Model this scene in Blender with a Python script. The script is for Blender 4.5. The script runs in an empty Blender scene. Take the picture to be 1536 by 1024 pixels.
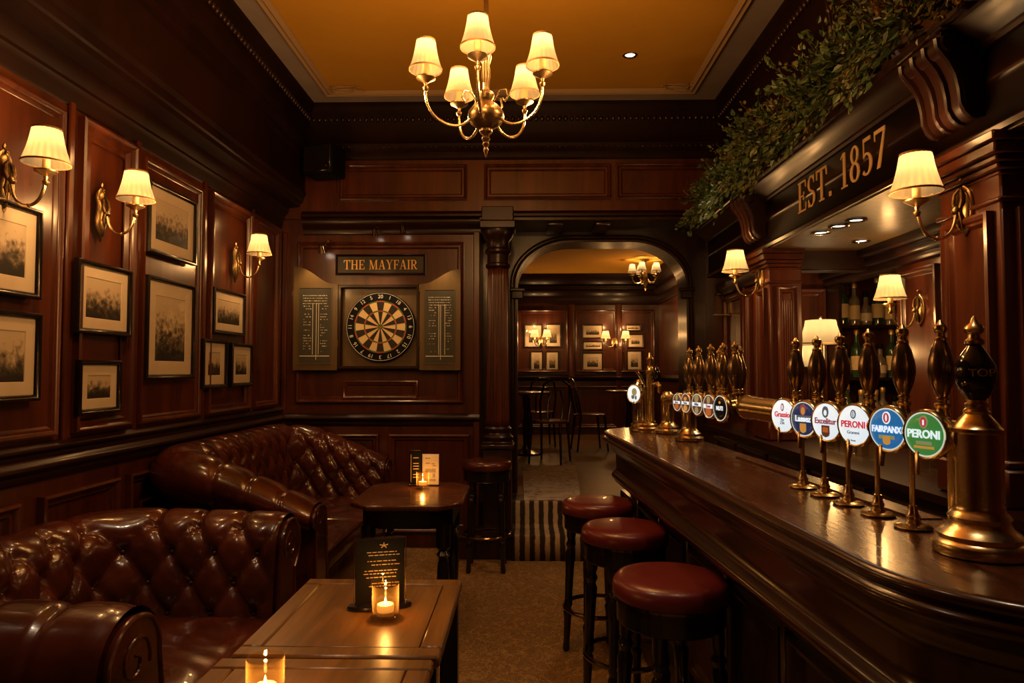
import bpy, bmesh, math, random
from math import sin, cos, pi, tan, atan, sqrt, radians as R
from mathutils import Vector, Matrix
random.seed(7)
SC = bpy.context.scene
COL = SC.collection

# ------------------------------------------------------------------ camera
CH = 1.35
cam_d = bpy.data.cameras.new('camera'); cam = bpy.data.objects.new('camera', cam_d); COL.objects.link(cam)
cam_d.sensor_width = 36; cam_d.lens = 24; cam_d.clip_start = 0.02
cam.location = (0, 0, CH)
cam.rotation_euler = (R(90) + atan(43/1024), 0, atan(19/1024))
SC.camera = cam
CM = cam.rotation_euler.to_matrix()
def at(x, y, X=None, Y=None, Z=None):
    """measured photo pixel + one known coordinate -> room point"""
    d = CM @ Vector(((x-768)/1024, (512-y)/1024, -1))
    if X is not None: k = X/d.x
    elif Y is not None: k = Y/d.y
    else: k = (Z-CH)/d.z
    return Vector((d.x*k, d.y*k, CH + d.z*k))

# ------------------------------------------------------------------ mesh builder
class MB:
    def __init__(s, f=None):
        s.V = []; s.F = []; s.f = f
    def add(s, vs, fs, f=None):
        f = f or s.f; b = len(s.V)
        for v in vs: s.V.append(tuple(f(*v)) if f else tuple(v))
        for q in fs: s.F.append(tuple(b+i for i in q))
        return s
    def box(s, a, b, c=0.0, f=None):
        (x0,y0,z0),(x1,y1,z1) = a, b
        x0,x1 = min(x0,x1),max(x0,x1); y0,y1=min(y0,y1),max(y0,y1); z0,z1=min(z0,z1),max(z0,z1)
        if c <= 0:
            vs = [(x,y,z) for x in (x0,x1) for y in (y0,y1) for z in (z0,z1)]
            return s.add(vs, [(0,1,3,2),(4,6,7,5),(0,4,5,1),(2,3,7,6),(0,2,6,4),(1,5,7,3)], f)
        c = min(c, (x1-x0)*.49, (y1-y0)*.49, (z1-z0)*.49)
        bm = bmesh.new()
        vs = [bm.verts.new((x,y,z)) for x in (x0,x1) for y in (y0,y1) for z in (z0,z1)]
        for q in [(0,1,3,2),(4,6,7,5),(0,4,5,1),(2,3,7,6),(0,2,6,4),(1,5,7,3)]: bm.faces.new([vs[i] for i in q])
        bmesh.ops.bevel(bm, geom=bm.edges[:], offset=c, segments=2 if c > .008 else 1, affect='EDGES', profile=.5)
        bm.verts.index_update()
        s.add([v.co[:] for v in bm.verts], [[v.index for v in q.verts] for q in bm.faces], f); bm.free(); return s
    def lathe(s, prof, c=(0,0,0), n=24, ax='z', ripple=None, caps=True, f=None):
        vs, fs = [], []
        for (r, z) in prof:
            for i in range(n):
                a = 2*pi*i/n; rr = r*(1+ripple(a, z)) if ripple else r
                p = (rr*cos(a), rr*sin(a), z)
                if ax == 'x': p = (p[2], p[0], p[1])
                elif ax == 'y': p = (p[0], p[2], p[1])
                vs.append((c[0]+p[0], c[1]+p[1], c[2]+p[2]))
        m = len(prof)
        for k in range(m-1):
            for i in range(n):
                j = (i+1) % n
                fs.append((k*n+i, k*n+j, (k+1)*n+j, (k+1)*n+i))
        if caps:
            if prof[0][0] > 1e-5: fs.append(tuple(range(n))[::-1])
            if prof[-1][0] > 1e-5: fs.append(tuple((m-1)*n+i for i in range(n)))
        return s.add(vs, fs, f)
    def tube(s, pts, r, n=8, closed=False, f=None):
        pts = [Vector(p) for p in pts]; m = len(pts)
        rs = r if isinstance(r, (list, tuple)) else [r]*m
        T = []
        for i in range(m):
            a = pts[(i-1) % m] if (i > 0 or closed) else pts[i]
            b = pts[(i+1) % m] if (i < m-1 or closed) else pts[i]
            T.append((b-a).normalized())
        u = T[0].orthogonal().normalized(); vs, fs = [], []
        for i in range(m):
            u = (u - T[i]*u.dot(T[i]))
            u = u.normalized() if u.length > 1e-6 else T[i].orthogonal().normalized()
            w = T[i].cross(u)
            for k in range(n):
                a = 2*pi*k/n; vs.append(pts[i] + (u*cos(a)+w*sin(a))*rs[i])
        for i in range(m if closed else m-1):
            j = (i+1) % m
            for k in range(n):
                l = (k+1) % n; fs.append((i*n+k, i*n+l, j*n+l, j*n+k))
        if not closed:
            fs.append(tuple(range(n))[::-1]); fs.append(tuple((m-1)*n+k for k in range(n)))
        return s.add(vs, fs, f)
    def prism(s, poly, h0, h1, f=None):
        """polygon in (u,v), extruded along the third coordinate of f(u,v,w)"""
        n = len(poly)
        vs = [(u, v, h0) for u, v in poly] + [(u, v, h1) for u, v in poly]
        fs = [tuple(range(n))[::-1], tuple(range(n, 2*n))] + [(i, (i+1) % n, n+(i+1) % n, n+i) for i in range(n)]
        return s.add(vs, fs, f)
    def grid(s, fn, nu, nv, cu=False, f=None):
        vs = [fn(i/(nu if cu else nu-1), j/(nv-1)) for i in range(nu) for j in range(nv)]
        fs = []
        for i in range(nu if cu else nu-1):
            k = (i+1) % nu
            for j in range(nv-1): fs.append((i*nv+j, k*nv+j, k*nv+j+1, i*nv+j+1))
        return s.add(vs, fs, f)
    def mitre(s, u0, u1, v0, v1, prof, f=None):
        """mitred moulding round a rectangle; prof = (inward offset, height)"""
        vs = []
        for o, h in prof:
            vs += [(u0+o, v0+o, h), (u1-o, v0+o, h), (u1-o, v1-o, h), (u0+o, v1-o, h)]
        fs = [(k*4+i, k*4+(i+1) % 4, k*4+4+(i+1) % 4, k*4+4+i) for k in range(len(prof)-1) for i in range(4)]
        return s.add(vs, fs, f)
    def sweep(s, path, prof, closed=False, f=None):
        """profile (offset to the right of travel, z) swept along a plan path (x,y)"""
        P = [Vector((p[0], p[1])) for p in path]; m = len(P); N = []
        for i in range(m):
            a = P[(i-1) % m] if (i > 0 or closed) else None
            b = P[(i+1) % m] if (i < m-1 or closed) else None
            d1 = (P[i]-a).normalized() if a is not None else None
            d2 = (b-P[i]).normalized() if b is not None else None
            d1 = d1 if d1 is not None else d2; d2 = d2 if d2 is not None else d1
            n1 = Vector((d1.y, -d1.x)); n2 = Vector((d2.y, -d2.x)); q = n1+n2
            N.append(q/max(.3, (1+n1.dot(n2))))
        vs, fs, k = [], [], len(prof)
        for i in range(m):
            for o, z in prof: vs.append((P[i].x+N[i].x*o, P[i].y+N[i].y*o, z))
        for i in range(m if closed else m-1):
            j = (i+1) % m
            for t in range(k-1): fs.append((i*k+t, j*k+t, j*k+t+1, i*k+t+1))
        return s.add(vs, fs, f)
    def ball(s, c, r, n=10, f=None, sz=1.0):
        pr = [(r*sin(pi*i/n)+1e-6, -r*cos(pi*i/n)*sz) for i in range(n+1)]
        return s.lathe(pr, c, n+4, caps=False, f=f)
    def mesh(s, name, sharp=38):
        me = bpy.data.meshes.new(name); me.from_pydata(s.V, [], s.F)
        bm = bmesh.new(); bm.from_mesh(me)
        bmesh.ops.remove_doubles(bm, verts=bm.verts, dist=1e-6)
        bmesh.ops.recalc_face_normals(bm, faces=bm.faces)
        lim = R(sharp)
        for q in bm.faces: q.smooth = True
        for e in bm.edges:
            if len(e.link_faces) == 2 and e.calc_face_angle(0) > lim: e.smooth = False
        bm.to_mesh(me); bm.free(); return me

def obj(name, mb, m, parent=None, loc=None, rotz=None, sharp=38):
    me = mb if isinstance(mb, bpy.types.Mesh) else mb.mesh(name, sharp)
    if not me.materials: me.materials.append(m)
    o = bpy.data.objects.new(name, me); COL.objects.link(o)
    if parent is not None: o.parent = parent
    if loc is not None: o.location = loc
    if rotz: o.rotation_euler = (0, 0, rotz)
    return o
def tag(o, label, cat, group=None):
    o['label'] = label; o['category'] = cat
    if group: o['group'] = group
    return o
def thing(name, label, cat, loc=(0,0,0), rotz=0, group=None):
    o = bpy.data.objects.new(name, None); COL.objects.link(o)
    o.location = loc; o.rotation_euler = (0, 0, rotz); o.empty_display_size = .1
    return tag(o, label, cat, group)
def struct(name, mb, m, parent=None, sharp=38):
    o = obj(name, mb, m, parent, sharp=sharp); o['kind'] = 'structure'; return o
def dup(root, label=None, loc=None, rotz=None, group=None):
    def cp(o, par):
        c = o.copy(); COL.objects.link(c)
        if par is not None: c.parent = par
        for ch in list(o.children): cp(ch, c)
        return c
    r = cp(root, None)
    if label: r['label'] = label
    if group: r['group'] = group
    if loc is not None: r.location = loc
    if rotz is not None: r.rotation_euler = (0, 0, rotz)
    return r
def face(u, v, w): return (u, -w, v)          # things hung on a wall: built facing -y
def light(name, loc, power, rad=.02, colr=(1, .50, .165), spot=None, aim=None, blend=.5):
    d = bpy.data.lights.new(name, 'SPOT' if spot else 'POINT'); d.energy = power; d.color = colr; d.shadow_soft_size = rad
    o = bpy.data.objects.new(name, d); COL.objects.link(o); o.location = loc
    if spot:
        d.spot_size = R(spot); d.spot_blend = blend
        o.rotation_euler = (Vector(aim)-Vector(loc)).to_track_quat('-Z', 'Y').to_euler()
    return o
def arc(cx, cy, r, a0, a1, n):
    return [(cx+r*cos(R(a0+(a1-a0)*i/n)), cy+r*sin(R(a0+(a1-a0)*i/n))) for i in range(n+1)]

# ------------------------------------------------------------------ materials
def nt(name):
    m = bpy.data.materials.new(name); m.use_nodes = True
    t = m.node_tree; b = t.nodes['Principled BSDF']; return m, t, b
def N(t, typ, **kw):
    n = t.nodes.new(typ)
    for k, v in kw.items():
        if k in n.inputs: n.inputs[k].default_value = v
        else: setattr(n, k, v)
    return n
def coords(t, scale, which='Object', rot=(0,0,0)):
    c = N(t, 'ShaderNodeTexCoord'); mp = N(t, 'ShaderNodeMapping'); mp.inputs['Scale'].default_value = scale
    mp.inputs['Rotation'].default_value = rot
    t.links.new(c.outputs[which], mp.inputs['Vector']); return mp.outputs['Vector']
def ramp(t, fac, stops):
    r = N(t, 'ShaderNodeValToRGB'); e = r.color_ramp.elements
    while len(e) < len(stops): e.new(.5)
    for k, (p, c) in enumerate(stops): e[k].position = p; e[k].color = (*c, 1)
    t.links.new(fac, r.inputs['Fac']); return r.outputs['Color']
def plain(name, c, rough=.5, metal=0, coat=0, emit=None, es=0, spec=None):
    m, t, b = nt(name); b.inputs['Base Color'].default_value = (*c, 1); b.inputs['Roughness'].default_value = rough
    b.inputs['Metallic'].default_value = metal; b.inputs['Coat Weight'].default_value = coat
    if spec is not None: b.inputs['Specular IOR Level'].default_value = spec
    if emit: b.inputs['Emission Color'].default_value = (*emit, 1); b.inputs['Emission Strength'].default_value = es
    return m
def wood(name, c1, c2, scale=(14, 14, 1.4), rough=.3, coat=.25, coat_r=.15, bump=.08, dist=.6, rr=.3):
    m, t, b = nt(name); v = coords(t, scale)
    n = N(t, 'ShaderNodeTexNoise', Scale=1.0, Detail=7.0, Roughness=.62, Distortion=dist); t.links.new(v, n.inputs['Vector'])
    c = ramp(t, n.outputs['Fac'], [(.3, c1), (.7, c2)]); t.links.new(c, b.inputs['Base Color'])
    n2 = N(t, 'ShaderNodeTexNoise', Scale=4.0, Detail=5.0); t.links.new(v, n2.inputs['Vector'])
    mr = N(t, 'ShaderNodeMapRange'); mr.inputs['To Min'].default_value = rough*(1-rr); mr.inputs['To Max'].default_value = rough*(1+rr)
    t.links.new(n2.outputs['Fac'], mr.inputs['Value']); t.links.new(mr.outputs['Result'], b.inputs['Roughness'])
    bp = N(t, 'ShaderNodeBump', Strength=bump, Distance=.004); t.links.new(n2.outputs['Fac'], bp.inputs['Height']); t.links.new(bp.outputs['Normal'], b.inputs['Normal'])
    b.inputs['Coat Weight'].default_value = coat; b.inputs['Coat Roughness'].default_value = coat_r
    return m
def mottled(name, c1, c2, scale=6, rough=.4, metal=0, coat=0, bump=.1, dist=.003, rr=.25, detail=6, spec=.5):
    m, t, b = nt(name); v = coords(t, (scale,)*3)
    n = N(t, 'ShaderNodeTexNoise', Scale=1.0, Detail=float(detail), Roughness=.6); t.links.new(v, n.inputs['Vector'])
    t.links.new(ramp(t, n.outputs['Fac'], [(.32, c1), (.68, c2)]), b.inputs['Base Color'])
    n2 = N(t, 'ShaderNodeTexNoise', Scale=9.0, Detail=4.0); t.links.new(v, n2.inputs['Vector'])
    mr = N(t, 'ShaderNodeMapRange'); mr.inputs['To Min'].default_value = rough*(1-rr); mr.inputs['To Max'].default_value = rough*(1+rr)
    t.links.new(n2.outputs['Fac'], mr.inputs['Value']); t.links.new(mr.outputs['Result'], b.inputs['Roughness'])
    bp = N(t, 'ShaderNodeBump', Strength=bump, Distance=dist); t.links.new(n2.outputs['Fac'], bp.inputs['Height']); t.links.new(bp.outputs['Normal'], b.inputs['Normal'])
    b.inputs['Metallic'].default_value = metal; b.inputs['Coat Weight'].default_value = coat; b.inputs['Specular IOR Level'].default_value = spec
    return m
def shade_mat(name, emit, tint=(.40, .315, .18)):
    m, t, b = nt(name); out = t.nodes['Material Output']; t.nodes.remove(b)
    tr = N(t, 'ShaderNodeBsdfTranslucent', Color=(*tint, 1)); df = N(t, 'ShaderNodeBsdfDiffuse', Color=(.32, .235, .12, 1))
    mx = N(t, 'ShaderNodeMixShader'); mx.inputs[0].default_value = .40
    em = N(t, 'ShaderNodeEmission', Color=(1, .74, .36, 1), Strength=emit); ad = N(t, 'ShaderNodeAddShader')
    t.links.new(tr.outputs[0], mx.inputs[1]); t.links.new(df.outputs[0], mx.inputs[2])
    t.links.new(mx.outputs[0], ad.inputs[0]); t.links.new(em.outputs[0], ad.inputs[1]); t.links.new(ad.outputs[0], out.inputs['Surface'])
    return m
def glow(name, c, s):
    m, t, b = nt(name); out = t.nodes['Material Output']; t.nodes.remove(b)
    em = N(t, 'ShaderNodeEmission', Color=(*c, 1), Strength=s); t.links.new(em.outputs[0], out.inputs['Surface']); return m
def thin_glass(name, tint=(1, 1, 1), ior=1.45, rough=.02):
    m, t, b = nt(name); out = t.nodes['Material Output']; t.nodes.remove(b)
    tr = N(t, 'ShaderNodeBsdfTransparent', Color=(*tint, 1)); gl = N(t, 'ShaderNodeBsdfGlossy', Roughness=rough)
    fr = N(t, 'ShaderNodeFresnel', IOR=ior); mx = N(t, 'ShaderNodeMixShader')
    ge = N(t, 'ShaderNodeNewGeometry'); ml = N(t, 'ShaderNodeMath', operation='MULTIPLY'); iv = N(t, 'ShaderNodeMath', operation='SUBTRACT'); iv.inputs[0].default_value = 1
    t.links.new(ge.outputs['Backfacing'], iv.inputs[1]); t.links.new(fr.outputs[0], ml.inputs[0]); t.links.new(iv.outputs[0], ml.inputs[1])
    t.links.new(ml.outputs[0], mx.inputs[0]); t.links.new(tr.outputs[0], mx.inputs[1]); t.links.new(gl.outputs[0], mx.inputs[2])
    t.links.new(mx.outputs[0], out.inputs['Surface']); return m
def old_photo(name, k):
    """faded sepia street scene: pale sky above, dark crowd of shapes below"""
    m, t, b = nt(name); tc = N(t, 'ShaderNodeTexCoord'); inf = N(t, 'ShaderNodeObjectInfo')
    add = N(t, 'ShaderNodeVectorMath', operation='ADD'); cmb = N(t, 'ShaderNodeCombineXYZ')
    ml = N(t, 'ShaderNodeMath', operation='MULTIPLY'); ml.inputs[1].default_value = 37.0
    t.links.new(inf.outputs['Random'], ml.inputs[0])
    for q in 'XYZ': t.links.new(ml.outputs[0], cmb.inputs[q])
    t.links.new(tc.outputs['Object'], add.inputs[0]); t.links.new(cmb.outputs[0], add.inputs[1])
    n = N(t, 'ShaderNodeTexNoise', Scale=26.0, Detail=7.0, Roughness=.7, Distortion=1.2); t.links.new(add.outputs[0], n.inputs['Vector'])
    vo = N(t, 'ShaderNodeTexVoronoi', Scale=34.0); t.links.new(add.outputs[0], vo.inputs['Vector'])
    sp = N(t, 'ShaderNodeSeparateXYZ'); t.links.new(tc.outputs['Generated'], sp.inputs[0])
    a = N(t, 'ShaderNodeMath', operation='MULTIPLY_ADD'); a.inputs[1].default_value = .95; a.inputs[2].default_value = -.37
    t.links.new(sp.outputs['Z'], a.inputs[0])
    s = N(t, 'ShaderNodeMath', operation='ADD'); t.links.new(a.outputs[0], s.inputs[0]); t.links.new(n.outputs['Fac'], s.inputs[1])
    s2 = N(t, 'ShaderNodeMath', operation='MULTIPLY_ADD'); s2.inputs[1].default_value = .35; t.links.new(vo.outputs['Distance'], s2.inputs[0]); t.links.new(s.outputs[0], s2.inputs[2])
    c = ramp(t, s2.outputs[0], [(.42, (.012, .009, .006)), (.62, (.06, .045, .028)), (.78, (.25, .19, .12)), (1.05 if k else .98, (.55, .45, .31))])
    t.links.new(c, b.inputs['Base Color']); b.inputs['Roughness'].default_value = .6; return m

M = {}
M['panel'] = wood('mahogany panelling', (.032, .0066, .0022), (.105, .0235, .0065), (11, 11, 1.1), .32, .3)
M['mould'] = wood('mahogany moulding', (.010, .0027, .0010), (.025, .0062, .0021), (3, 3, 3), .36, .12, bump=0, rr=.05)
M['mould'].node_tree.nodes['Principled BSDF'].inputs['Specular IOR Level'].default_value = .3
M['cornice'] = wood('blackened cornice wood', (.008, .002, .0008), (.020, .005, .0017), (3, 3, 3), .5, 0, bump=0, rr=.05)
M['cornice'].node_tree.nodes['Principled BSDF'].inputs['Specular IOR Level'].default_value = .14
M['darkwood'] = wood('dark stained oak', (.009, .0026, .0012), (.033, .0085, .0032), (10, 10, 1.5), .33, .3)
M['bartop'] = wood('polished bar top', (.018, .006, .0025), (.115, .040, .014), (34, 2.2, 34), .25, .4, .14, .03, rr=.4)
M['barwood'] = wood('bar front mahogany', (.020, .006, .003), (.060, .017, .008), (8, 1.5, 8), .26, .4, bump=0, rr=.06)
M['table'] = wood('worn table top', (.085, .031, .004), (.22, .093, .013), (20, 2.0, 20), .36, .12, .25, .12)
M['table2'] = wood('red brown table top', (.06, .016, .006), (.13, .04, .014), (3, 16, 16), .25, .4, .12)
M['black'] = wood('ebonised wood', (.006, .004, .003), (.014, .009, .007), (12, 12, 2), .24, .4)
M['brass'] = mottled('polished brass', (.74, .56, .28), (.86, .68, .38), 12, .25, 1, 0, .02)
M['oldbrass'] = mottled('antique brass', (.20, .130, .060), (.42, .28, .13), 25, .33, 1, 0, .1)
M['chrome'] = plain('chrome', (.75, .73, .70), .12, 1)
M['gunmetal'] = plain('smoked metal', (.20, .15, .10), .16, 1)
M['leather'] = mottled('oxblood leather', (.032, .0068, .003), (.098, .020, .0075), 5, .24, 0, .35, .25, .002)
M['redleather'] = mottled('burgundy leather', (.105, .012, .012), (.16, .020, .016), 4, .33, 0, .2, .12, .001)
M['ceiling'] = mottled('amber ceiling paint', (.58, .285, .025), (.64, .32, .03), 1.3, .8, 0, 0, .02, spec=.2)
M['border'] = mottled('grey plaster border', (.30, .235, .20), (.36, .29, .25), 3, .8, 0, 0, .05, spec=.2)
M['plaster'] = plain('painted plaster ornament', (.42, .27, .13), .7)
M['mat'] = mottled('cream mount board', (.60, .50, .36), (.66, .56, .42), 8, .85, 0, 0, .02, spec=.1)
M['photo'] = old_photo('faded photograph', 0)
M['pane'] = thin_glass('picture glass')
M['glass'] = thin_glass('drinking glass', (.93, .90, .84), 1.5)
M['amberglass'] = thin_glass('amber glass', (.99, .90, .74), 1.5)
def candle_glass():
    m, t, b = nt('candle glass'); out = t.nodes['Material Output']; t.nodes.remove(b)
    tr = N(t, 'ShaderNodeBsdfTransparent', Color=(.99, .90, .72, 1)); tl = N(t, 'ShaderNodeBsdfTranslucent', Color=(.9, .55, .2, 1)); gl = N(t, 'ShaderNodeBsdfGlossy', Roughness=.03)
    a = N(t, 'ShaderNodeMixShader'); a.inputs[0].default_value = .014; c = N(t, 'ShaderNodeMixShader'); c.inputs[0].default_value = .06
    lw_ = N(t, 'ShaderNodeLayerWeight', Blend=.35); pw_ = N(t, 'ShaderNodeMath', operation='POWER'); pw_.inputs[1].default_value = 2.2; sc_ = N(t, 'ShaderNodeMath', operation='MULTIPLY_ADD'); sc_.inputs[1].default_value = .30; sc_.inputs[2].default_value = .012
    t.links.new(lw_.outputs['Facing'], pw_.inputs[0]); t.links.new(pw_.outputs[0], sc_.inputs[0]); t.links.new(sc_.outputs[0], a.inputs[0])
    t.links.new(tr.outputs[0], a.inputs[1]); t.links.new(tl.outputs[0], a.inputs[2]); t.links.new(a.outputs[0], c.inputs[1]); t.links.new(gl.outputs[0], c.inputs[2]); t.links.new(c.outputs[0], out.inputs['Surface']); return m
M['candleglass'] = candle_glass()
M['shade'] = shade_mat('pleated lamp shade', .12)
M['shadeband'] = mottled('shade binding', (.28, .15, .06), (.36, .20, .08), 30, .8)
M['sleeve'] = plain('candle sleeve', (.72, .50, .24), .5)
M['bulb'] = glow('lamp bulb', (1, .68, .34), 14)
M['white'] = plain('off white paint', (.7, .68, .62), .5)
M['cream'] = plain('cream paint', (.62, .46, .22), .55)
M['blackpaint'] = plain('matt black', (.0022, .002, .002), .6, spec=.15)
M['gold'] = plain('gilt lettering', (.78, .48, .15), .38, .75)
M['dullgold'] = plain('dull gold lettering', (.62, .40, .17), .5, .2)
M['signboard'] = mottled('dark sign board', (.016, .014, .008), (.030, .024, .013), 5, .38)
M['chalkboard'] = mottled('green black chalkboard', (.030, .030, .020), (.045, .042, .028), 7, .55)
M['doorwood'] = wood('olive brown cabinet wood', (.075, .045, .015), (.12, .072, .025), (10, 10, 1.5), .4, .15)
M['chalk'] = plain('chalk', (.80, .74, .60), .9)
M['flame'] = glow('candle flame', (1, .60, .20), 22)
M['wax'] = plain('candle wax', (.85, .66, .38), .5, 0, 0, (1, .5, .13), .3)
M['leaf'] = mottled('evergreen leaves', (.030, .062, .018), (.085, .125, .036), 9, .45)
M['leaf2'] = mottled('olive leaves', (.085, .090, .024), (.18, .155, .048), 9, .5)
M['twig'] = plain('dry twig', (.06, .035, .015), .8)
# ------------------------------------------------------------------ carpet, rugs
def carpet_mat():
    m, t, b = nt('patterned carpet'); v = coords(t, (1, 1, 1))
    vo = N(t, 'ShaderNodeTexVoronoi', Scale=13.0, feature='DISTANCE_TO_EDGE'); n = N(t, 'ShaderNodeTexNoise', Scale=9.0, Detail=6.0, Distortion=1.5)
    t.links.new(v, n.inputs['Vector']); mx = N(t, 'ShaderNodeMixRGB'); mx.inputs[0].default_value = .18
    t.links.new(v, mx.inputs[1]); t.links.new(n.outputs['Color'], mx.inputs[2]); t.links.new(mx.outputs[0], vo.inputs['Vector'])
    f = N(t, 'ShaderNodeTexNoise', Scale=160.0, Detail=3.0); t.links.new(v, f.inputs['Vector'])
    s = N(t, 'ShaderNodeMath', operation='MULTIPLY_ADD'); s.inputs[1].default_value = 1.6; t.links.new(vo.outputs['Distance'], s.inputs[0]); t.links.new(f.outputs['Fac'], s.inputs[2])
    c = ramp(t, s.outputs[0], [(.38, (.50, .33, .14)), (.52, (.30, .17, .06)), (.72, (.16, .085, .032)), (.9, (.24, .14, .055))])
    t.links.new(c, b.inputs['Base Color']); b.inputs['Roughness'].default_value = .95; b.inputs['Specular IOR Level'].default_value = .1
    bp = N(t, 'ShaderNodeBump', Strength=.8, Distance=.006); t.links.new(f.outputs['Fac'], bp.inputs['Height']); t.links.new(bp.outputs['Normal'], b.inputs['Normal'])
    return m
M['carpet'] = carpet_mat()
def floorboards():
    m, t, b = nt('old floorboards'); v = coords(t, (1, 1, 1))
    br = N(t, 'ShaderNodeTexBrick', Scale=1.0); br.inputs['Color1'].default_value = (.17, .085, .03, 1); br.inputs['Color2'].default_value = (.12, .058, .02, 1)
    br.inputs['Mortar'].default_value = (.03, .014, .006, 1); br.inputs['Mortar Size'].default_value = .006; br.inputs['Brick Width'].default_value = 1.1; br.inputs['Row Height'].default_value = .13
    t.links.new(v, br.inputs['Vector']); t.links.new(br.outputs['Color'], b.inputs['Base Color']); b.inputs['Roughness'].default_value = .38
    return m
M['boards'] = floorboards()
def stripes():
    m, t, b = nt('striped stair carpet'); v = coords(t, (1, 1, 1))
    sx = N(t, 'ShaderNodeSeparateXYZ'); t.links.new(v, sx.inputs[0])
    q = N(t, 'ShaderNodeMath', operation='MULTIPLY'); q.inputs[1].default_value = 88.0; t.links.new(sx.outputs['X'], q.inputs[0])
    sn = N(t, 'ShaderNodeMath', operation='SINE'); t.links.new(q.outputs[0], sn.inputs[0])
    n = N(t, 'ShaderNodeTexNoise', Scale=24.0, Detail=6.0); t.links.new(v, n.inputs['Vector'])
    s = N(t, 'ShaderNodeMath', operation='MULTIPLY_ADD'); s.inputs[1].default_value = 1.3; t.links.new(n.outputs['Fac'], s.inputs[0]); t.links.new(sn.outputs[0], s.inputs[2])
    t.links.new(ramp(t, s.outputs[0], [(.25, (.025, .016, .010)), (.6, (.05, .032, .02)), (.8, (.33, .22, .12)), (1.0, (.45, .33, .2))]), b.inputs['Base Color'])
    b.inputs['Roughness'].default_value = .95; return m
M['stripe'] = stripes()
def worn_rug():
    m, t, b = nt('worn grey rug'); v = coords(t, (1, 1, 1))
    n = N(t, 'ShaderNodeTexNoise', Scale=7.0, Detail=9.0, Distortion=2.2, Roughness=.7); t.links.new(v, n.inputs['Vector'])
    t.links.new(ramp(t, n.outputs['Fac'], [(.36, (.14, .095, .06)), (.46, (.40, .32, .25)), (.6, (.52, .43, .34)), (.75, (.36, .28, .2))]), b.inputs['Base Color'])
    b.inputs['Roughness'].default_value = .95; return m
M['rug'] = worn_rug()

LX, BY, AY = -1.88, 5.25, 5.66         # left wall, dartboard wall, arch wall
L = lambda u, v, w: (LX+w, u, v)
B = lambda u, v, w: (u, BY-w, v)
FR = lambda u, v, w: (u, 5.2-w, v)     # frieze plane above
struct('floor', MB().box((-1.95, -1.7, -.06), (2.6, 5.3, 0)), M['carpet'])
struct('floor_bar', MB().box((.93, 1.0, .0005), (1.36, 5.2, .004)), M['darkwood'])
st = MB(); st.box((-.62, 4.93, -.05), (1.45, 5.3, .17), .008); st.box((-.38, 5.28, -.05), (1.45, 5.62, .34), .008)
st.box((-.63, 4.905, .145), (1.45, 4.95, .172), .006); st.box((-.385, 5.25, .315), (1.45, 5.3, .342), .006)
struct('trim_1', st, M['darkwood'])
struct('floor_back_room', MB().box((-2.4, 5.6, -.02), (3.0, 11, .34)), M['boards'])

PM = [(0, 0), (0, .022), (.008, .026), (.016, .022), (.022, .012), (.030, .012), (.036, .003), (.04, 0)]     # panel moulding
PMB = [(0, 0), (0, .030), (.010, .036), (.020, .030), (.026, .016), (.040, .016), (.048, .004), (.052, 0)]
RP = [(0, 0), (.012, .02), (.02, .024), (.03, .018), (.06, .018), (.064, .02)]
# left wall
wl = MB(); wl.box((LX-.1, -1.7, 0), (LX, 5.3, 3.5)); struct('wall_left', wl, M['panel'])
pl = MB(L)
bays = [(-.55, .5), (.62, 1.66), (1.74, 2.70), (3.28, 3.90), (4.68, 5.12)]
for a, b in bays: pl.mitre(a, b, 1.09, 2.40, PM)
for a, b in [(2.80, 3.20), (3.98, 4.60)]:
    pl.mitre(a, b, 1.09, 2.42, PMB); pl.mitre(a+.055, b-.055, 1.15, 2.36, [(0, 0), (.02, .01), (.024, .01)])
for y in (1.70, 2.75, 3.24, 3.94, 4.64):
    pl.box((y-.018, 1.02, 0), (y+.018, 2.46, .014), .005)
for a, b in [(-.55, .5), (.62, 1.5), (1.62, 2.5), (2.62, 3.12), (3.2, 4.1), (4.2, 5.1)]:
    pl.mitre(a, b, .16, .86, PMB); pl.mitre(a+.1, (a+b)/2-.03, .24, .72, PM); pl.mitre((a+b)/2+.03, b-.1, .24, .72, PM)
struct('trim_2', pl, M['panel'])
RAIL = [(0, -.045), (.012, -.04), (.018, -.03), (.018, -.01), (.034, 0), (.045, .012), (.045, .022), (.030, .030), (.022, .046), (.012, .052), (0, .055)]
rl = MB(); rl.sweep([(LX, -1.7), (LX, BY), (-.345, BY)], [(o, .965+z) for o, z in RAIL])
rl.sweep([(LX, -1.7), (LX, BY)], [(o*.7, 1.035+z*.7) for o, z in RAIL])
struct('trim_3', rl, M['mould'])
# lower cornice along the left wall: moulding, soffit, beam face
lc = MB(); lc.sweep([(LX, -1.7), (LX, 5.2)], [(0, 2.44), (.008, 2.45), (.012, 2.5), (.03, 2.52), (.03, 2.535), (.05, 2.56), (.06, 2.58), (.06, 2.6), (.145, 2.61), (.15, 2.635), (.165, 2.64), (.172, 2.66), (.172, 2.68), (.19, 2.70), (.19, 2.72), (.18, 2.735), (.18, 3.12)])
struct('trim_4', lc, M['cornice'])
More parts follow.
